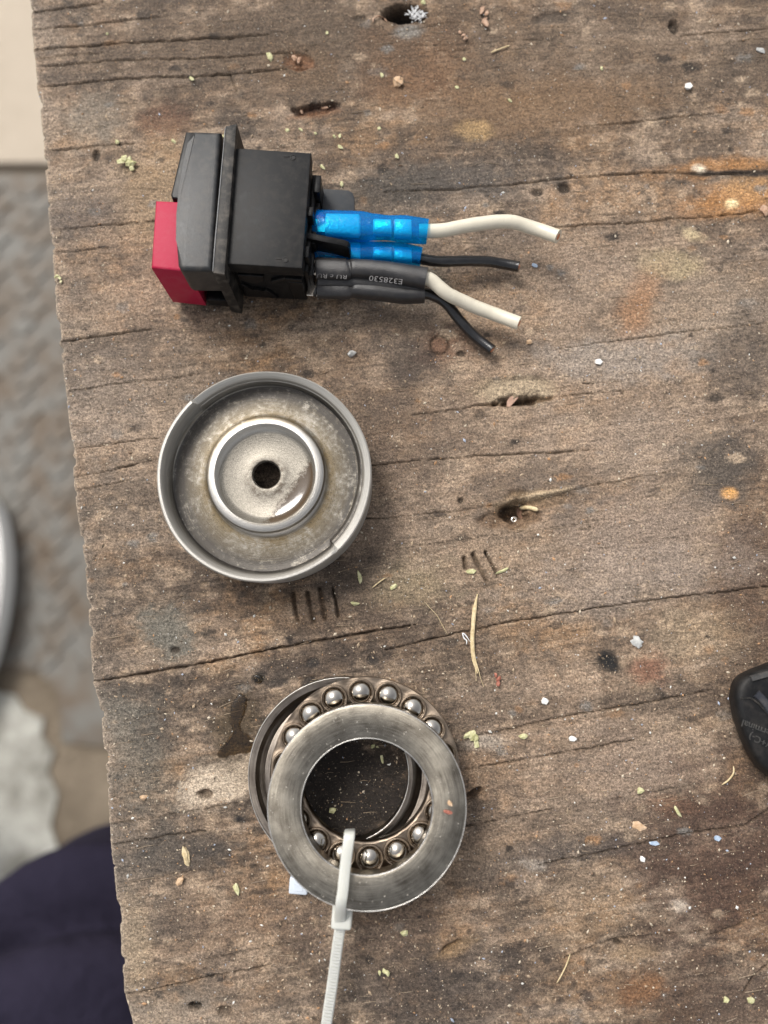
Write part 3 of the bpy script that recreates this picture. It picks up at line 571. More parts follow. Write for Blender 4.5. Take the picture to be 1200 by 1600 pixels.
# barriers between the terminals
b = MB(); q0, q1 = PL(492, 370, 15.5), PL(546, 381, 15.5); dv = (q1-q0).normalized(); nv = Vector((-dv.y, dv.x, 0))
pr = [(-2, 4), ((q1-q0).length, 4), ((q1-q0).length, 14.3), ((q1-q0).length-.4, 15.1), ((q1-q0).length-1.2, 15.5), (-2, 15.5)]
b.prism(pr, -.75, .75, lambda p, z: q0+dv*p[0]+nv*z+Vector((0, 0, p[1]-15.5)), .15, 2); part('terminal_barrier', b, M['black_gloss'], sw)
b = MB(); pp = [PL(494, 294, 9), PL(544, 297, 9), PL(551, 301, 9), PL(554, 310, 9), PL(554, 345, 9), PL(494, 345, 9)]
b.prism([(p.x, p.y) for p in pp][::-1], 7.6, 9.0, None, .2); part('terminal_barrier', b, M['grey_tab'], sw)
# metal blades
for px, py, z in ((489, 352, 12), (490, 395, 8.5), (487, 418, 11), (489, 452, 7.5)):
    b = MB(); p = PL(px, py, z); b.box(p+Vector((1.6, -.1, 0)), (6.0, 3.6, .8), Matrix.Rotation(TH, 3, 'Z'), .12, 1); part('blade_terminal', b, M['tin'], sw)
def sleeve(name, st, m, sq=2.6, n=28):      # st: (px, py, z, half width px, half height mm)
    pts = [PL(x, y, z) for x, y, z, hw, hh in st]; pth = spline(pts, 5); ws = []; N = len(st)-1
    for i in range(len(pth)):
        f = i/5; j = min(int(f), N-1); t = f-j; t = t*t*(3-2*t); hw = st[j][3]*(1-t)+st[j+1][3]*t; hh = st[j][4]*(1-t)+st[j+1][4]*t; z = st[j][2]
        ws.append((hw*(D-z)/F, hh))
    b = MB(); b.tube(pth, ws, n, sq); return part(name, b, m, sw, 50)
s1 = sleeve('blue_sleeve', [(492, 351, 12, 22, 2.3), (500, 352, 12, 24, 2.6), (560, 354, 12, 24, 2.7), (585, 355, 12, 20, 2.7), (605, 356, 12, 18.5, 2.6), (632, 358, 12, 20.5, 2.8), (648, 360, 12, 20, 2.8), (668, 362, 12, 19, 2.6)], M['blue'])
s2 = sleeve('blue_sleeve', [(492, 392, 8, 20, 2.2), (500, 392, 8, 21, 2.4), (552, 394, 8, 20, 2.5), (580, 395, 8, 17, 2.4), (600, 395, 8, 17, 2.4), (625, 397, 8, 17.5, 2.5), (658, 402, 8, 15, 2.3)], M['blue'])
def lug(par, st):
    pts = [PL(x, y, z) for x, y, z, hw, hh in st]; b = MB()
    b.tube(pts, [(hw*(D-z)/F, hh) for x, y, z, hw, hh in st], 16, 3.0); o = part('metal_lug', b, M['lug'], par, 50)
for par, dx, dy, z, k_ in ((s1, 0, 0, 12, 1.0), (s2, 0, 40, 8, .78)):
    lug(par, [(509+dx, 352+dy, z, 19*k_, 1.5*k_), (560+dx, 353.5+dy, z, 19*k_, 1.6*k_), (563, 353.5+dy, z, 15*k_, 1.2*k_)])
    lug(par, [(583, 356+dy, z, 12*k_, 1.4*k_), (586, 356+dy, z, 13*k_, 1.8*k_), (610, 357+dy, z, 13*k_, 1.8*k_), (612, 357+dy, z, 12*k_, 1.4*k_)])
    lug(par, [(616, 358+dy, z, 14*k_, 1.6*k_), (618, 358+dy, z, 15*k_, 1.9*k_), (641, 359+dy, z, 15*k_, 1.9*k_), (643, 359+dy, z, 14*k_, 1.6*k_)])
h1 = sleeve('shrink_sleeve', [(494, 419, 11, 16, 1.5), (498, 419, 11, 17.5, 1.8), (538, 421, 11, 18, 1.9), (547, 420, 11, 14.5, 1.7), (556, 420, 11, 15, 2.2), (600, 424, 11, 15.5, 2.4), (632, 430, 11, 17, 2.6), (666, 436, 11, 17.5, 2.5)], M['shrink'], 2.4)
h2 = sleeve('shrink_sleeve', [(496, 450, 8, 15, 1.5), (500, 450, 8, 17, 1.7), (540, 451, 8, 17, 1.8), (548, 450, 8, 14, 1.6), (560, 452, 8, 14, 2.2), (600, 458, 8, 12.5, 2.4), (632, 461, 8, 13, 2.5), (663, 460, 8, 13, 2.4)], M['shrink'], 2.4)
b = MB(); b.tube(spline([PL(497, 436, 9.6), PL(545, 437, 9.6), PL(600, 441, 9.6), PL(655, 449, 9.6)], 4), [(1.8, 1.0)]*13, 14); part('shrink_web', b, M['shrink'], sw, 60)
def text(name, body, size, pos, rotz, m, parent, tilt=None, extr=.02):
    cu = bpy.data.curves.new(name, 'FONT'); cu.body = body; cu.size = size; cu.extrude = extr; cu.resolution_u = 2; cu.align_x = 'CENTER'; cu.align_y = 'CENTER'
    tmp = bpy.data.objects.new(name, cu); COL.objects.link(tmp); bpy.context.view_layer.update()
    me = bpy.data.meshes.new_from_object(tmp.evaluated_get(bpy.context.evaluated_depsgraph_get())); bpy.data.objects.remove(tmp)
    Mx = Matrix.Translation((Vector(pos)-wloc(parent))) @ Matrix.Rotation(rotz, 4, 'Z') @ (tilt.to_4x4() if tilt else Matrix.Identity(4))
    for v_ in me.vertices: v_.co = (Mx @ v_.co)*S
    return link(name, me, m, parent)
tx = Matrix.Rotation(rad(-12), 3, 'X')
text('printed_marking', 'E328530', 2.3, PL(603, 437, 13.1), rad(180-7), M['print'], sw, Matrix.Rotation(rad(18), 3, 'X'))
text('printed_marking', 'RU', 2.0, PL(534, 432, 12.5), rad(180-3), M['print'], sw, Matrix.Rotation(rad(22), 3, 'X'))
text('printed_marking', 'c RU', 2.0, PL(508, 431, 12.5), rad(180-3), M['print'], sw, Matrix.Rotation(rad(22), 3, 'X'))
def wire(st, r, m, name):
    pth = spline([PL(x, y, z) for x, y, z in st], 8); rn = random.Random(int(st[0][1])); ph = rn.uniform(0, 6); pth = [p+Vector((0, .035*math.sin(i*.55+ph)*min(1, i/8), .03*math.sin(i*.83+ph))) for i, p in enumerate(pth)]
    b = MB(); b.tube(pth, [r*(1+.012*math.sin(i*1.3+ph)+rn.uniform(-.008, .008)) for i in range(len(pth))], 20); o = part(name, b, m, sw, 50)
    t = (pth[-1]-pth[-2]).normalized(); e = pth[-1]; b = MB()
    b.tube([e-t*.4, e+t*.12, e+t*.2], [r*.5, r*.47, r*.3], 10); part('copper_core', b, M['copper'], o); return o
wire([(655, 361, 12), (690, 360, 12), (735, 352, 11.5), (790, 346, 10.5), (835, 357, 9.2), (872, 370, 10.6)], 1.62, M['white_wire'], 'white_wire')
wire([(645, 402, 8), (680, 408, 7.6), (720, 408, 6.5), (755, 408, 5), (785, 412, 4), (811, 417, 4.4)], 1.3, M['black_wire'], 'black_wire')
wire([(655, 434, 11), (672, 437, 10.8), (698, 458, 9.5), (730, 474, 7.5), (770, 490, 6.2), (811, 505, 7.2)], 1.62, M['white_wire'], 'white_wire')
wire([(650, 458, 8), (672, 460, 7.2), (697, 474, 5.5), (722, 505, 4), (745, 528, 3), (769, 547, 3.4)], 1.3, M['black_wire'], 'black_wire')

# ---------------------------------------------------------------- pressed steel cup
cc = P(411, 740, 15); cc = Vector((cc.x, cc.y, .1))
inner = [(3.1, 7.5), (3.15, 8.2), (3.4, 8.55), (4.1, 8.65), (4.8, 8.5), (9.8, 8.5), (10.6, 8.9), (11.2, 10.0), (11.7, 10.5), (12.9, 10.5), (13.5, 10.1), (13.75, 8.6), (14.2, 8.2), (15.0, 8.0), (20.6, 8.0), (21.5, 8.1)]
tall = [(22.0, 8.4), (22.3, 9.6), (22.9, 12.8), (23.1, 13.9), (23.4, 14.3), (23.9, 14.3), (24.2, 13.9), (24.2, 13.0), (24.1, 6), (24.0, 0), (23.2, 0), (23.2, 5.0)]
low = [(21.3, 8.8), (21.65, 9.9), (21.9, 11.0), (22.25, 11.15), (22.4, 12.2), (22.75, 12.6), (23.9, 13.5), (24.2, 13.2), (24.15, 12.2), (24.1, 6), (24.0, 0), (23.2, 0)]
low = low[:11]+[(23.2, 5.0)]
def cupf(a):
    d = math.sin(a-rad(134)); t = min(1, max(0, .5+d/.035)); t = t*t*(3-2*t)
    q = [(r0+(r1-r0)*t, z0+(z1-z0)*t) for (r0, z0), (r1, z1) in zip(low, tall)]
    wv = 1+.002*math.sin(3*a+1)+.0015*math.sin(7*a)
    return inner+[(r*wv, z) for r, z in q]
b = MB(); b.lathe(None, (cc.x, cc.y, cc.z), 256, False, cupf)
for v_ in b.bm.verts:                       # the pressed floor sits a little off the rim's centre
    r_ = math.hypot(v_.co.x-cc.x, v_.co.y-cc.y); k_ = min(1, max(0, (23-r_)/1.6)); v_.co.y += .9*k_; v_.co.x -= .35*k_
cup = thing('steel_cup', b, M['cup'], (cc.x, cc.y, 0), 'round pressed steel cup with a centre hole and brown oil stains', 'metal cup', smooth=38)
k = MT('dark inside', Base_Color=(.01, .009, .008), Roughness=.9)
# ---------------------------------------------------------------- thrust bearing: two washers and a caged ring of balls, held by a cable tie
wb = P(536, 1210, 3.8)
prof = [(15.3, .5), (15.3, 3.3), (15.7, 3.8), (16.4, 3.8), (16.8, 3.5), (17.4, 2.9), (18.6, 2.55), (19.8, 2.9), (20.4, 3.5), (20.7, 3.8), (22.1, 3.8), (22.45, 3.45), (22.45, .5), (22.1, .15), (15.7, .15)]
prof = [(r_*.967, z_) for r_, z_ in prof]
b = MB(); b.lathe(prof, (wb.x, wb.y, 0), 160, True); thing('bearing_washer', b, M['washer_low'], (wb.x, wb.y, 0), 'grooved steel washer lying lowest under the ball ring, shifted left', 'bearing washer', 'steel washers of the bearing', 25)
b = MB(); b.lathe([(14.97+.13*math.cos(t), 3.55+.2*math.sin(t)) for t in [2*math.pi*i/8 for i in range(8)]], (wb.x, wb.y, 0), 160, True); b.lathe([(21.55+.11*math.cos(t), 3.66+.16*math.sin(t)) for t in [2*math.pi*i/8 for i in range(8)]], (wb.x, wb.y, 0), 160, True); part('chamfer', b, M['edge'], [o for o in COL.objects if o.name == 'bearing_washer'][0], 180)
cg = P(571, 1208, 7.5); CZ = 7.2
cage = empty('ball_cage', (cg.x, cg.y, 0), 'brown steel cage ring full of shiny balls between two washers', 'ball cage')
RP, BR, NB = 17.75, 2.7, 18
b = MB(); NA = 288; rows = [14.15, 14.25, 14.6, 14.9]+[14.9+.27*i for i in range(1, 22)]+[20.95, 21.05]; R_ = []
angs = [rad(93.4)+2*math.pi*i/NB for i in range(NB)]
def cz(x, y):
    dmin = min(math.hypot(x-RP*math.cos(a), y-RP*math.sin(a)) for a in angs)
    return dmin, .18*math.exp(-((dmin-2.9)/.5)**2)
for i in range(NA):
    a = rad(93.4)+2*math.pi*i/NA; row = []
    for j, r in enumerate(rows):
        x, y = r*math.cos(a), r*math.sin(a); dm, z = cz(x, y)
        ed = -1.6 if j in (0, len(rows)-1) else (-.5 if j in (1,) else 0)
        zz = CZ+1.0+z+ed if dm > 2.6 else CZ+1.2
        if dm < 2.6: # pull to the hole rim
            pass
        row.append((b.bm.verts.new((cg.x+x, cg.y+y, zz)), dm))
    R_.append(row)
for i in range(NA):
    for j in range(len(rows)-1):
        q = (R_[i][j], R_[i][j+1], R_[(i+1) % NA][j+1], R_[(i+1) % NA][j])
        if max(p[1] for p in q) > 2.55: b.bm.faces.new([p[0] for p in q])
loose = [v_ for v_ in b.bm.verts if not v_.link_faces]; bmesh.ops.delete(b.bm, geom=loose, context='VERTS')
fr = part('cage_ring', b, M['cage'], cage, 60); sm = fr.modifiers.new('thickness', 'SOLIDIFY'); sm.thickness = .5*S
b = MB(); q = bmesh.ops.create_uvsphere(b.bm, u_segments=32, v_segments=20, radius=BR); bme = b.mesh('ball', smooth=180); ball0 = None
b = MB(); b.lathe([(2.82+.24*math.cos(t), .36*math.sin(t)) for t in [2*math.pi*i/10 for i in range(10)]], (0, 0, 0), 40, True); cme = b.mesh('pocket_rim', smooth=180)
for a in angs:
    loc = Vector((RP*math.cos(a), RP*math.sin(a), CZ))*S
    if ball0 is None: ball0 = link('ball', bme, M['ball'], cage, loc); rim0 = link('pocket_rim', cme, M['cage'], cage, loc+Vector((0, 0, 1.45*S)))
    else:
        o = ball0.copy(); COL.objects.link(o); o.parent = cage; o.location = loc; o.rotation_euler = (random.random()*3, random.random()*3, 0)
        o = rim0.copy(); COL.objects.link(o); o.parent = cage; o.location = loc+Vector((0, 0, 1.45*S))
wt = P(573, 1260, 13.9); wt0 = Vector((wt.x, wt.y, 0))
prof = [(14.45, 10.4), (14.45, 13.4), (14.75, 13.8), (15.0, 13.9), (21.6, 13.9), (21.85, 13.8), (22.1, 13.45), (22.1, 10.5), (21.7, 10.1), (20.2, 10.3), (18.6, 11.2), (17, 10.3), (14.8, 10.1)]
prof = [(r_*.964, z_) for r_, z_ in prof]
b = MB(); b.lathe(prof, (wt.x, wt.y, 0), 192, True); top_w = thing('bearing_washer', b, M['washer'], wt0, 'wide flat steel washer on top of the ball ring, dusty and oily', 'bearing washer', 'steel washers of the bearing', 25)
for r0 in (14.09, 21.16):                   # the bright turned chamfers
    b = MB(); b.lathe([(r0+.12*math.cos(t), 13.68+.16*math.sin(t)) for t in [2*math.pi*i/8 for i in range(8)]], (wt.x, wt.y, 0), 192, True); part('chamfer', b, M['edge'], top_w, 180)

# cable tie
zt = empty('cable_tie', P(534, 1440, 0), 'translucent white cable tie looped through the bearing washers', 'cable tie')
HZ = 8.6
loop = [P(531, 1440, HZ+1.4), P(531.5, 1428, 12.6), P(533, 1410, 15.0), P(536, 1390, 15.5), P(540, 1350, 15.5), P(544, 1320, 15.6), P(546, 1305, 15.0), P(546.5, 1300, 12.6), P(547, 1298, 8), P(547, 1300, 3), P(545, 1315, .9), P(541, 1360, .7), P(536, 1405, .8), P(534, 1430, 2.0), P(533, 1442, HZ-1)]
def strap(b, pts, wd, th, teeth=0.0, n=7):
    pth = spline(pts, n); m = len(pth); W = Vector((1, .08, 0)).normalized(); rings = []
    for i, p in enumerate(pth):
        t = (pth[min(i+1, m-1)]-pth[max(i-1, 0)]).normalized(); s_ = (W-t*W.dot(t)).normalized(); nn = s_.cross(t); hw, ht = wd/2, th/2
        rings.append([p+s_*(hw*x)+nn*(ht*y) for x, y in ((-1, -.6), (-.85, -1), (.85, -1), (1, -.6), (1, .6), (.85, 1), (-.85, 1), (-1, .6))])
    b.loft(rings)
b = MB(); strap(b, loop, 2.3, .85); part('loop', b, M['nylon'], zt, 50)
hc = P(535, 1428, HZ); dirt = (P(510, 1600, 6)-P(531, 1450, HZ)).normalized(); ang = math.atan2(dirt.y, dirt.x)+math.pi/2
b = MB(); RZ = Matrix.Rotation(ang+rad(4), 3, 'Z') @ Matrix.Rotation(rad(-6), 3, 'X'); b.box(hc, (4.4, 5.3, 4.2), RZ, .6, 3)
part('head', b, M['nylon'], zt)
tail = [P(532, 1446, HZ-.2), P(527, 1480, HZ), P(519, 1540, 7), P(510, 1600, 6), P(499, 1680, 5), P(487, 1780, 3.5)]
b = MB(); strap(b, tail, 2.35, .9); tl = part('tail', b, M['nylon'], zt, 50)
pth = spline(tail, 60); b = MB(); acc = 0
for i in range(1, len(pth)):
    acc += (pth[i]-pth[i-1]).length
    if acc > .62:
        acc = 0; t = (pth[i]-pth[i-1]).normalized(); a_ = math.atan2(t.y, t.x)-math.pi/2
        b.box(pth[i]+Vector((0, 0, .55)), (1.9, .36, .26), Matrix.Rotation(a_, 3, 'Z'))
part('ratchet_teeth', b, M['nylon'], tl)
b = MB(); pb = P(468, 1380, 2.5); b.box(pb, (4.2, 3.6, 4.0), Matrix.Rotation(rad(-4), 3, 'Z'), .4, 3); b.box(pb+Vector((0, -.2, 2.02)), (2.0, 1.6, .12), Matrix.Rotation(rad(-4), 3, 'Z'), .05, 1)
thing('plastic_block', b, M['paleblue'], (pb.x, pb.y, 0), 'small pale blue plastic block peeping out under the top washer', 'plastic block')

# ---------------------------------------------------------------- black tool at the right edge
tz = 9.5
tool = empty('tool', P(1220, 1125, 0), 'black plastic tool end with raised lettering at the right edge', 'tool')
ol = [(1139, 1088), (1142, 1070), (1150, 1057), (1163, 1049), (1185, 1040), (1210, 1030), (1260, 1010), (1420, 960), (1500, 1000), (1500, 1200), (1420, 1290), (1300, 1280), (1225, 1232), (1200, 1213), (1180, 1197), (1164, 1172), (1152, 1143), (1143, 1115)]
b = MB(); rings = []
for k_, z in ((1.0, .3), (1.0, 3.0), (.985, 5.5), (.965, 7.6), (.935, 9.0), (.89, 9.6), (.84, 9.5)):
    rings.append(spline([P(1330+(x-1330)*k_, 1130+(y-1130)*k_, z) for x, y in ol+ol[:1]], 4)[:-1])
b.loft(rings); part('shell', b, M['black'], tool, 60)
def strip(px, wd, z0, z1, m, name, bev=.25):
    pts = [P(x, y, z1) for x, y in px]; b = MB(); pth = spline(pts, 5); m_ = len(pth); rings = []
    for i, p in enumerate(pth):
        t = (pth[min(i+1, m_-1)]-pth[max(i-1, 0)]).normalized(); s_ = Vector((t.y, -t.x, 0)); h_ = z1-z0
        rings.append([p+s_*wd*x+Vector((0, 0, h_*(y-1))) for x, y in ((-.5, 0), (-.5, .7), (-.38, 1), (.38, 1), (.5, .7), (.5, 0))])
    b.loft(rings); return part(name, b, m, tool, 40)
strip([(1175, 1061), (1200, 1054), (1250, 1040)], 1.2, tz-1.4, tz+.6, plastic('scuffed grey edge', (.05, .05, .05), .4, .5), 'raised_edge')
strip([(1183, 1084), (1198, 1100), (1218, 1140), (1230, 1200)], 1.8, tz-.4, tz+.5, plastic('slate grey plastic', (.028, .030, .036), .4, .4), 'grip_band')
strip([(1158, 1092), (1172, 1091), (1186, 1100), (1204, 1120)], .35, tz-.2, tz+.22, M['bezel'], 'moulded_line')
TX = plastic('worn lettering', (.05, .049, .047), .5, .4)
text('raised_lettering', 'Terminal', 2.2, P(1186, 1139, tz+.1), rad(180-21), TX, tool, None, .12)
text('raised_lettering', '(+C-)', 2.1, P(1186, 1156, tz+.1), rad(180-24), TX, tool, None, .12)

# ---------------------------------------------------------------- oil drops on the wood
for nm, pts, lab in (('oil_puddle', [(371, 1085), (379, 1082), (386, 1092), (384, 1110), (377, 1122), (376, 1138), (388, 1150), (396, 1160), (392, 1176), (372, 1180), (352, 1186), (341, 1184), (340, 1176), (356, 1164), (364, 1148), (358, 1128), (360, 1108), (365, 1094)], 'brown oil puddle pooled on the wood left of the bearing'),
                     ('oil_drop', [(397, 1056), (404, 1053), (411, 1058), (410, 1065), (401, 1067), (396, 1063)], 'tiny round oil drop above the oil puddle')):
    cx = sum(p[0] for p in pts)/len(pts); cy = sum(p[1] for p in pts)/len(pts); z = max(hz(x, y) for x, y in pts)*.5+hz(cx, cy)*.5
    pw = spline([P(x, y, 0) for x, y in pts+pts[:1]], 6)[:-1]; rn = random.Random(5); pw = [p+Vector((rn.uniform(-.3, .3), rn.uniform(-.3, .3), 0)) for p in pw]; pw = [(pw[i-1]+pw[i]*2+pw[(i+1) % len(pw)])/4 for i in range(len(pw))]; c_ = sum(pw, Vector())/len(pw); b = MB(); rings = []
    for f, hgt in ((1.0, -.5), (.97, .0), (.9, .16), (.75, .24), (.5, .28), (.2, .3)):
        rings.append([c_.lerp(p, f) + Vector((0, 0, z+hgt)) for p in pw])
    b.loft(rings); thing(nm, b, M['oil'], (c_.x, c_.y, z-.5), lab, 'oil', smooth=80)

# ---------------------------------------------------------------- crumbs, chips and straws
def crumb(name, px, py, r, m, lab, cat, group=None, asp=1.3, ang=0, flat_=.55, n=1, zz=None):
    rr = r*.9/6.5; z = hz(px, py) if zz is None else zz; p = P(px, py, z); b = MB(); rn = random.Random(int(px*31+py))
    if n == 1: b.ico(p+Vector((0, 0, rr*flat_*.6)), rr, 2 if r > 8 else 1, .34, (asp, 1/asp, flat_), rad(-ang), rn)
    else:
        for i in range(n):
            t = (i-(n-1)/2)/n*2; q = p+Matrix.Rotation(rad(-ang), 3, 'Z') @ Vector((t*rr*asp*.8, rn.uniform(-.35, .35)*rr+.25*rr*math.cos(t*3), rr*.3+rn.uniform(0, .3)*rr))
            b.ico(q, rr*rn.uniform(.3, .55), 1, .4, (1.3, .8, .5), rn.uniform(0, 3), rn)
    return thing(name, b, m, (p.x, p.y, z), lab, cat, group, 25)
Y_ = M['yellow']
crumb('crumb', 201, 257, 15, Y_, 'biggest pale yellow crumb, left of the switch cap', 'crumb', None, 1.1, 20, .6, 7)
crumb('crumb', 93, 438, 9, Y_, 'pale green crumb near the plank edge, left below the red button', 'crumb', None, 1.2, 40, .6, 3)
crumb('crumb', 739, 1151, 13, Y_, 'crumpled bright yellow shaving just right of the bearing', 'shaving', None, 1.0, 40, .6, 6)
crumb('crumb', 817, 1150, 6, Y_, 'small square yellow crumb on the wood right of the crumpled shaving', 'crumb', None, 1.2, 0, .6)
crumb('crumb', 423, 90, 8, Y_, 'leaf green seed beside the rusty dent above the switch', 'crumb', None, 1.3, 60, .5)
crumb('crumb', 620, 24, 6, Y_, 'yellow seed lying in the dark hole at the top', 'crumb', None, 1.1, 60, .6)
crumb('crumb', 662, 5, 6, Y_, 'yellow crumb at the top border, right above the dark hole', 'crumb', None, 1.2, 60, .6)
crumb('crumb', 1000, 1235, 6, Y_, 'round yellow crumb on the orange stain at lower right', 'crumb', None, 1.0, 0, .6)
crumb('crumb', 1058, 1267, 6, Y_, 'thin slanted yellow shaving right of the orange stain', 'shaving', None, 1.6, 55, .4)
crumb('crumb', 600, 1516, 8, Y_, 'curved yellow shaving right of the cable tie tail', 'shaving', None, 1.5, 15, .5, 3)
crumb('crumb', 632, 1457, 6, Y_, 'yellow crumb on the wood right of the cable tie head', 'crumb', None, 1.1, 0, .6)
crumb('crumb', 370, 1387, 8, Y_, 'green yellow crumb between the plank edge and the pale blue block', 'crumb', None, 1.4, 70, .5)
crumb('crumb', 1134, 1561, 5, Y_, 'left one of two yellow crumbs in the lower right corner', 'crumb', None, 1.1, 0, .6)
crumb('crumb', 1173, 1563, 6, Y_, 'right one of two yellow crumbs in the lower right corner', 'crumb', None, 1.1, 30, .6)
crumb('crumb', 586, 1164, 7, Y_, 'yellow flake at the upper inner rim of the top washer', 'crumb', None, 1.3, 0, .5, 2)
crumb('crumb', 597, 1187, 5, Y_, 'thin yellow flake upright inside the washer hole', 'crumb', None, 1.7, 80, .4)
crumb('crumb', 520, 1265, 6, Y_, 'yellow crumb on the dark wood in the middle of the washer hole', 'crumb', None, 1.1, 0, .6)
crumb('crumb', 736, 893, 7, Y_, 'yellow shaving below the shortest of the right tally cuts', 'shaving', None, 1.6, -10, .5)
crumb('crumb', 785, 892, 6, Y_, 'slim yellow shaving right of the right tally cuts', 'shaving', None, 2.0, -25, .4)
crumb('crumb', 562, 902, 7, Y_, 'yellow curl right below the steel cup', 'shaving', None, 1.8, 75, .4)
crumb('crumb', 614, 918, 6, Y_, 'green yellow flake farthest right below the steel cup', 'crumb', None, 1.4, -40, .5)
crumb('crumb', 556, 943, 6, Y_, 'yellow flake right of the left tally cuts', 'crumb', None, 1.5, 10, .5)
for x, y, lab in ((449, 204, 'leftmost crumb of the yellow row above the switch body'), (470, 203, 'second crumb of the yellow row above the switch body'), (493, 209, 'third crumb of the yellow row, above the rear corner of the switch'),
                  (523, 214, 'left crumb of the touching yellow pair right of the row above the switch'), (531, 213, 'right crumb of the touching yellow pair right of the row above the switch'), (532, 230, 'yellow crumb just below the touching pair above the switch'),
                  (592, 201, 'yellow crumb up and right of the touching pair'), (620, 245, 'lone yellow crumb above the blue sleeves'), (504, 262, 'yellow crumb against the rear corner of the switch'), (597, 118, 'yellow crumb left of the orange tan stone chip'),
                  (511, 52, 'tiny yellow crumb between the green seed and the dark hole at the top'), (300, 124, 'tiny yellow crumb on the topmost cracks at upper left'), (725, 93, 'tiny yellow crumb below the pinkish wood scrap'), (714, 137, 'tiny yellow crumb right of the orange tan stone chip'),
                  (797, 158, 'tiny yellow crumb right of the reddish brown top area'), (534, 288, 'tiny yellow crumb above the grey terminal tab'), (940, 108, 'tiny yellow crumb left of the bright white pebble'), (350, 213, 'tiny yellow crumb touching the top edge of the bezel'),
                  (184, 223, 'tiny yellow crumb above the biggest crumb left of the switch'), (272, 222, 'tiny yellow crumb left of the switch cap'), (168, 53, 'tiny yellow crumb between the top cracks near the upper left corner')):
    crumb('crumb', x, y, random.uniform(3.4, 4.8), Y_, lab, 'crumb', 'tiny yellow crumbs on the upper part of the plank', random.uniform(1.0, 1.5), random.uniform(30, 110), .5)
crumb('pebble', 622, 129, 10, M['tan'], 'orange tan stone chip above the blue sleeves', 'stone chip', None, 1.05, 20, .6)
crumb('pebble', 550, 553, 8, M['greystone'], 'grey angular pebble between the switch and the steel cup', 'pebble', None, 1.0, 0, .8)
crumb('pebble', 1075, 137, 7, M['whitestone'], 'bright white pebble at upper right', 'pebble', None, 1.1, 0, .7)
crumb('pebble', 281, 1377, 7, M['tan'], 'tan pebble left of the pale blue block', 'pebble', None, 1.2, -40, .7)
crumb('pebble', 225, 1246, 6, M['tan'], 'small tan pebble left of the pale worn patch', 'pebble', None, 1.2, 0, .6)
crumb('seed', 291, 1337, 9, M['straw'], 'cream curved seed husk on the grey wood at lower left', 'seed', None, 1.8, 75, .5)
crumb('pebble', 827, 535, 6, M['tan'], 'cream tan pebble right of the longest black wire end', 'pebble', None, 1.1, 40, .7)
crumb('pebble', 935, 566, 6, M['whitestone'], 'white pebble on the bare wood right of the wires', 'pebble', None, 1.1, 0, .6)
crumb('chip', 995, 1004, 10, M['greystone'], 'grey beige flat chip right above the black stain', 'chip', None, 1.15, 60, .3)
crumb('pebble', 851, 1095, 6, M['whitestone'], 'white crumb between the black stain and the bearing', 'pebble', None, 1.1, 0, .7)
crumb('pebble', 895, 1154, 6, M['whitestone'], 'bluish white crumb below the long thin crack right of the bearing', 'pebble', None, 1.2, 0, .5)
crumb('chip', 998, 1290, 9, M['tan'], 'tan square flake below the orange stain', 'chip', None, 1.3, 20, .25)
crumb('chip', 1022, 1317, 6, M['bluechip'], 'sky blue plastic chip at lower right', 'chip', None, 1.4, 10, .4)
crumb('pebble', 1003, 1341, 5, M['whitestone'], 'white crumb under the sky blue chip', 'pebble', None, 1.1, 60, .6)
crumb('chip', 1120, 1309, 5, M['bluechip'], 'grey blue chip in the reddish area at lower right', 'chip', None, 1.1, 0, .5)
crumb('chip', 1194, 330, 9, M['pinkwood'], 'pinkish chip at the right border beside the orange rust', 'chip', None, 1.2, 50, .4)
crumb('chip', 1188, 80, 8, M['greystone'], 'pale grey scrap at the right border near the top', 'chip', None, 1.5, 15, .4)
crumb('chip', 836, 415, 5, M['bluechip'], 'light blue chip just right of the upper black wire end', 'chip', None, 1.3, 20, .4)
crumb('chip', 700, 1269, 5, M['redscrap'], 'red brown speck stuck on the right of the top washer', 'chip', None, 1.4, 20, .3, 1, 13.9)
crumb('chip', 703, 1255, 4, M['tan'], 'tan speck just above the red brown one on the top washer', 'chip', None, 1.2, 50, .3, 1, 13.9)
crumb('scrap', 776, 1061, 9, M['redscrap'], 'red brown scrap beside the lower end of the straw', 'scrap', None, 1.4, 70, .5, 3)
crumb('chip', 470, 172, 8, M['pinkwood'], 'red brown splinter standing in the chipped hollow above the switch', 'wood splinter', None, 1.6, 70, .5)
crumb('chip', 506, 168, 7, M['pinkwood'], 'rust coloured fragment at the right end of the chipped hollow', 'wood splinter', None, 1.2, 20, .5)
crumb('chip', 463, 96, 11, M['pinkwood'], 'rust brown wood flake in the shallow dent at the top', 'wood flake', None, 1.0, 40, .4, 4)
crumb('scrap', 757, 30, 12, M['pinkwood'], 'pale tan bent wood sliver near the top border', 'wood sliver', None, 2.0, 75, .4, 4)
crumb('scrap', 722, 58, 10, M['pinkwood'], 'pinkish wood scrap below and left of the tan sliver', 'wood scrap', None, 1.6, 60, .4, 3)
def thread(name, px, r, m, lab, cat, lift=.25, flat_=1.0):
    pts = []
    for x, y in px:
        z = hz(x, y); pts.append(P(x, y, z+r+lift))
    pth = spline(pts, 6); n = len(pth); b = MB(); b.tube(pth, [(r*max(.3, min(1, 5*min(i+1, n-i)/n)), r*flat_*max(.3, min(1, 5*min(i+1, n-i)/n))) for i in range(n)], 8)
    return thing(name, b, m, (pts[0].x, pts[0].y, pts[0].z-r), lab, cat, None, 60)
s_ = thread('straw', [(746, 928), (742, 950), (739, 980), (738, 1000), (739, 1020), (742, 1036), (746, 1052)], .48, M['straw'], 'long dry straw lying across the crack right of the cup', 'straw', .3, .5)
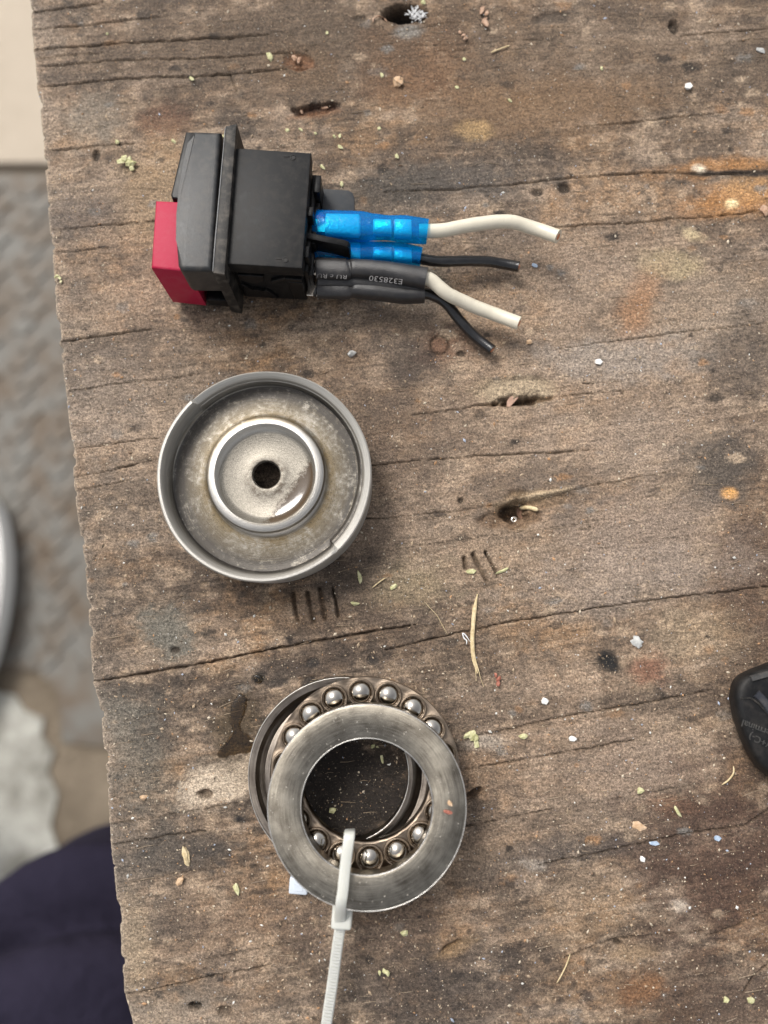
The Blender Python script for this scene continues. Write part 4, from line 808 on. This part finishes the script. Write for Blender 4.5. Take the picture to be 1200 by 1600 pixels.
for px in ([(740, 946), (737, 975), (737, 1005), (739, 1030)], [(742, 1030), (747, 1045), (751, 1060), (756, 1073)], [(740, 1025), (743, 1048), (744, 1064)]):
    pth = spline([P(x, y, hz(x, y)+.8) for x, y in px], 6); b = MB(); b.tube(pth, [(.2*max(.3, 1-i/len(pth)), .15) for i in range(len(pth))], 6); part('fibre', b, M['straw'], s_, 60)
thread('thread', [(735, 1003), (727, 992), (723, 990), (725, 997), (729, 1001), (729, 1007)], .16, M['web'], 'short looped white thread left of the straw', 'thread')
thread('straw', [(767, 82), (780, 77), (796, 71)], .2, M['straw'], 'thin straight straw bit below the tan sliver at the top', 'straw')
thread('straw', [(1128, 1226), (1138, 1219), (1146, 1208), (1146, 1197)], .2, M['straw'], 'thin bent stalk on the wood below the black tool', 'straw')
thread('straw', [(891, 1490), (886, 1505), (879, 1520), (870, 1536)], .15, M['straw'], 'thin forked fibre at the bottom right of the middle', 'straw')
thread('straw', [(582, 918), (592, 910), (602, 903)], .16, M['straw'], 'thin straw bit between the cup and the tally cuts', 'straw')
thread('hair', [(663, 940), (672, 950), (683, 962), (690, 975), (700, 992)], .06, M['straw'], 'fine hair lying left of the long straw', 'hair')
thread('fibre', [(583, 35), (584, 29), (592, 25), (600, 29), (605, 34)], .2, M['pinkwood'], 'curled tan fibre at the left of the dark hole', 'fibre')
thread('splinter', [(812, 794), (826, 793), (841, 797)], .55, M['straw'], 'pale splinter jutting out of the lower knot hole', 'wood splinter', .1)
# the chip in the upper gouge and the bits in the knot hole
b = MB(); c_ = P(803, 627, hz(803, 627)+1.9); pts = [(-1.9, -1.5), (-1.8, .0), (-1.0, 1.2), (.4, 1.9), (1.5, 1.6), (1.2, .8), (.2, -.1), (-1.0, -1.6)]
b.prism([(c_.x+x*.95, c_.y+y*.95) for x, y in pts][::-1], c_.z-.5, c_.z+.1, None, .12, 1); thing('chip', b, speck('rose brown husk', (.32, .19, .13), (.42, .27, .20), .4), (c_.x, c_.y, c_.z-.5), 'half moon brown husk lying in the upper gouge', 'husk')
crumb('chip', 814, 804, 9, M['brownchip'], 'brown seed husk wedged in the lower knot hole', 'husk', None, 1.2, 60, .5)
crumb('pebble', 808, 788, 6, M['tan'], 'cream crumb at the top of the lower knot hole', 'crumb', None, 1.5, 0, .6)
b = MB(); c_ = P(803, 812, hz(803, 812)+1.6); b.lathe([(.55+.35*math.cos(t), .3*math.sin(t)) for t in [2*math.pi*i/8 for i in range(8)]], (c_.x, c_.y, c_.z), 18, True)
thing('ring', b, M['tin'], (c_.x, c_.y, c_.z-.3), 'tiny grey ring at the bottom of the lower knot hole', 'ring', None, 180)
b = MB()                                     # cobweb in the hole at the top
for i in range(90):
    a, c_ = random.gauss(652, 8), random.gauss(23, 6); q = P(a, c_, random.uniform(-1.6, .1)); q2 = q+Vector((random.gauss(0, .7), random.gauss(0, .5), random.gauss(0, .3)))
    b.tube([q, (q+q2)/2+Vector((0, 0, .1)), q2], [random.uniform(.04, .16)]*3, 5)
wp = P(652, 22, -1.6); tag(thing('cobweb', b, M['web'], wp, 'white cobweb tuft in the dark hole at the top', 'cobweb', None, 80), kind='stuff')

# ---------------------------------------------------------------- raised wood fibres
b = MB()
for i in range(620):
    a, c_ = random.uniform(60, 1200), random.uniform(0, 1600); L_ = random.uniform(6, 30); dv_ = float(sl(c_))+random.gauss(0, .12); q = []
    if P(a, c_).x < np.interp(P(a, c_).y, EY, EX)+1: continue
    for t in (0, .5, 1): x, y = a+L_*t, c_+L_*t*dv_+random.gauss(0, .5); q.append(P(x, y, hz(x, y)+.06+.1*t))
    r_ = random.uniform(.035, .085); b.tube(q, [r_, r_, r_*.5], 4)
tag(link('wood_fibres', b.mesh('wood_fibres'), speck('grey brown fibre', (.17, .12, .08), (.36, .28, .19), .3)), 'fine frayed wood fibres standing up along the grain of the plank', 'wood fibres', None, 'stuff')
# ---------------------------------------------------------------- sandy grit all over
N = 20000
gp = RNG.rand(N, 2)*np.array([1250, 1700])+np.array([20, -50]); gr = np.exp(RNG.randn(N)*.5)*.088
gc = np.array([(.40, .30, .20), (.52, .44, .33), (.62, .61, .57), (.36, .40, .48), (.17, .11, .07), (.42, .24, .12), (.10, .075, .05)])[RNG.choice(7, N, p=[.33, .25, .09, .04, .13, .10, .06])]*(.7+.5*RNG.rand(N, 1))
base = np.array([(1, 0, 0), (0, 1, 0), (-1, 0, 0), (0, -1, 0), (0, 0, 1), (0, 0, -1)], float); tri = np.array([(0, 1, 4), (1, 2, 4), (2, 3, 4), (3, 0, 4), (1, 0, 5), (2, 1, 5), (3, 2, 5), (0, 3, 5)])
VV, CC, keep = [], [], 0
for i in range(N):
    px, py = gp[i]; p = P(px, py)
    if p.x < np.interp(p.y, EY, EX)+.7: continue
    z = hz(px, py); r_ = min(gr[i], .34); a = RNG.rand()*6.3
    q = base*(1+.35*(RNG.rand(6, 3)-.5))*np.array([r_*(1+RNG.rand()*1.2), r_, r_*.7]); q = np.stack([q[:, 0]*math.cos(a)-q[:, 1]*math.sin(a), q[:, 0]*math.sin(a)+q[:, 1]*math.cos(a), q[:, 2]], -1)
    VV.append(q+np.array([p.x, p.y, z+r_*.4])); CC.append(np.repeat(gc[i][None], 6, 0)); keep += 1
for i in range(520):                         # and on the top washer
    a = RNG.rand()*6.3; r0 = 14.4+RNG.rand()*6.5; r_ = .04+.12*RNG.rand()**3
    if math.sin(a-1.2) < -.2 and RNG.rand() < .6: continue
    VV.append(base*r_*(1+.4*(RNG.rand(6, 3)-.5))+np.array([wt.x+r0*math.cos(a), wt.y+r0*math.sin(a), 13.9+r_*.4])); CC.append(np.repeat(np.array([[.5, .46, .40]]), 6, 0)); keep += 1
VV = np.concatenate(VV)*S; TT = (np.arange(keep)[:, None, None]*6+tri[None]).reshape(-1, 3)
me = bpy.data.meshes.new('grit'); me.from_pydata(VV.tolist(), [], TT.tolist())
ca = me.color_attributes.new('tint', 'FLOAT_COLOR', 'POINT'); CC = np.concatenate(CC); ca.data.foreach_set('color', np.concatenate([CC, np.ones((len(CC), 1))], -1).astype(np.float32).ravel())
tag(link('grit', me, M['grit']), 'fine sandy grit scattered all over the plank', 'grit', None, 'stuff')
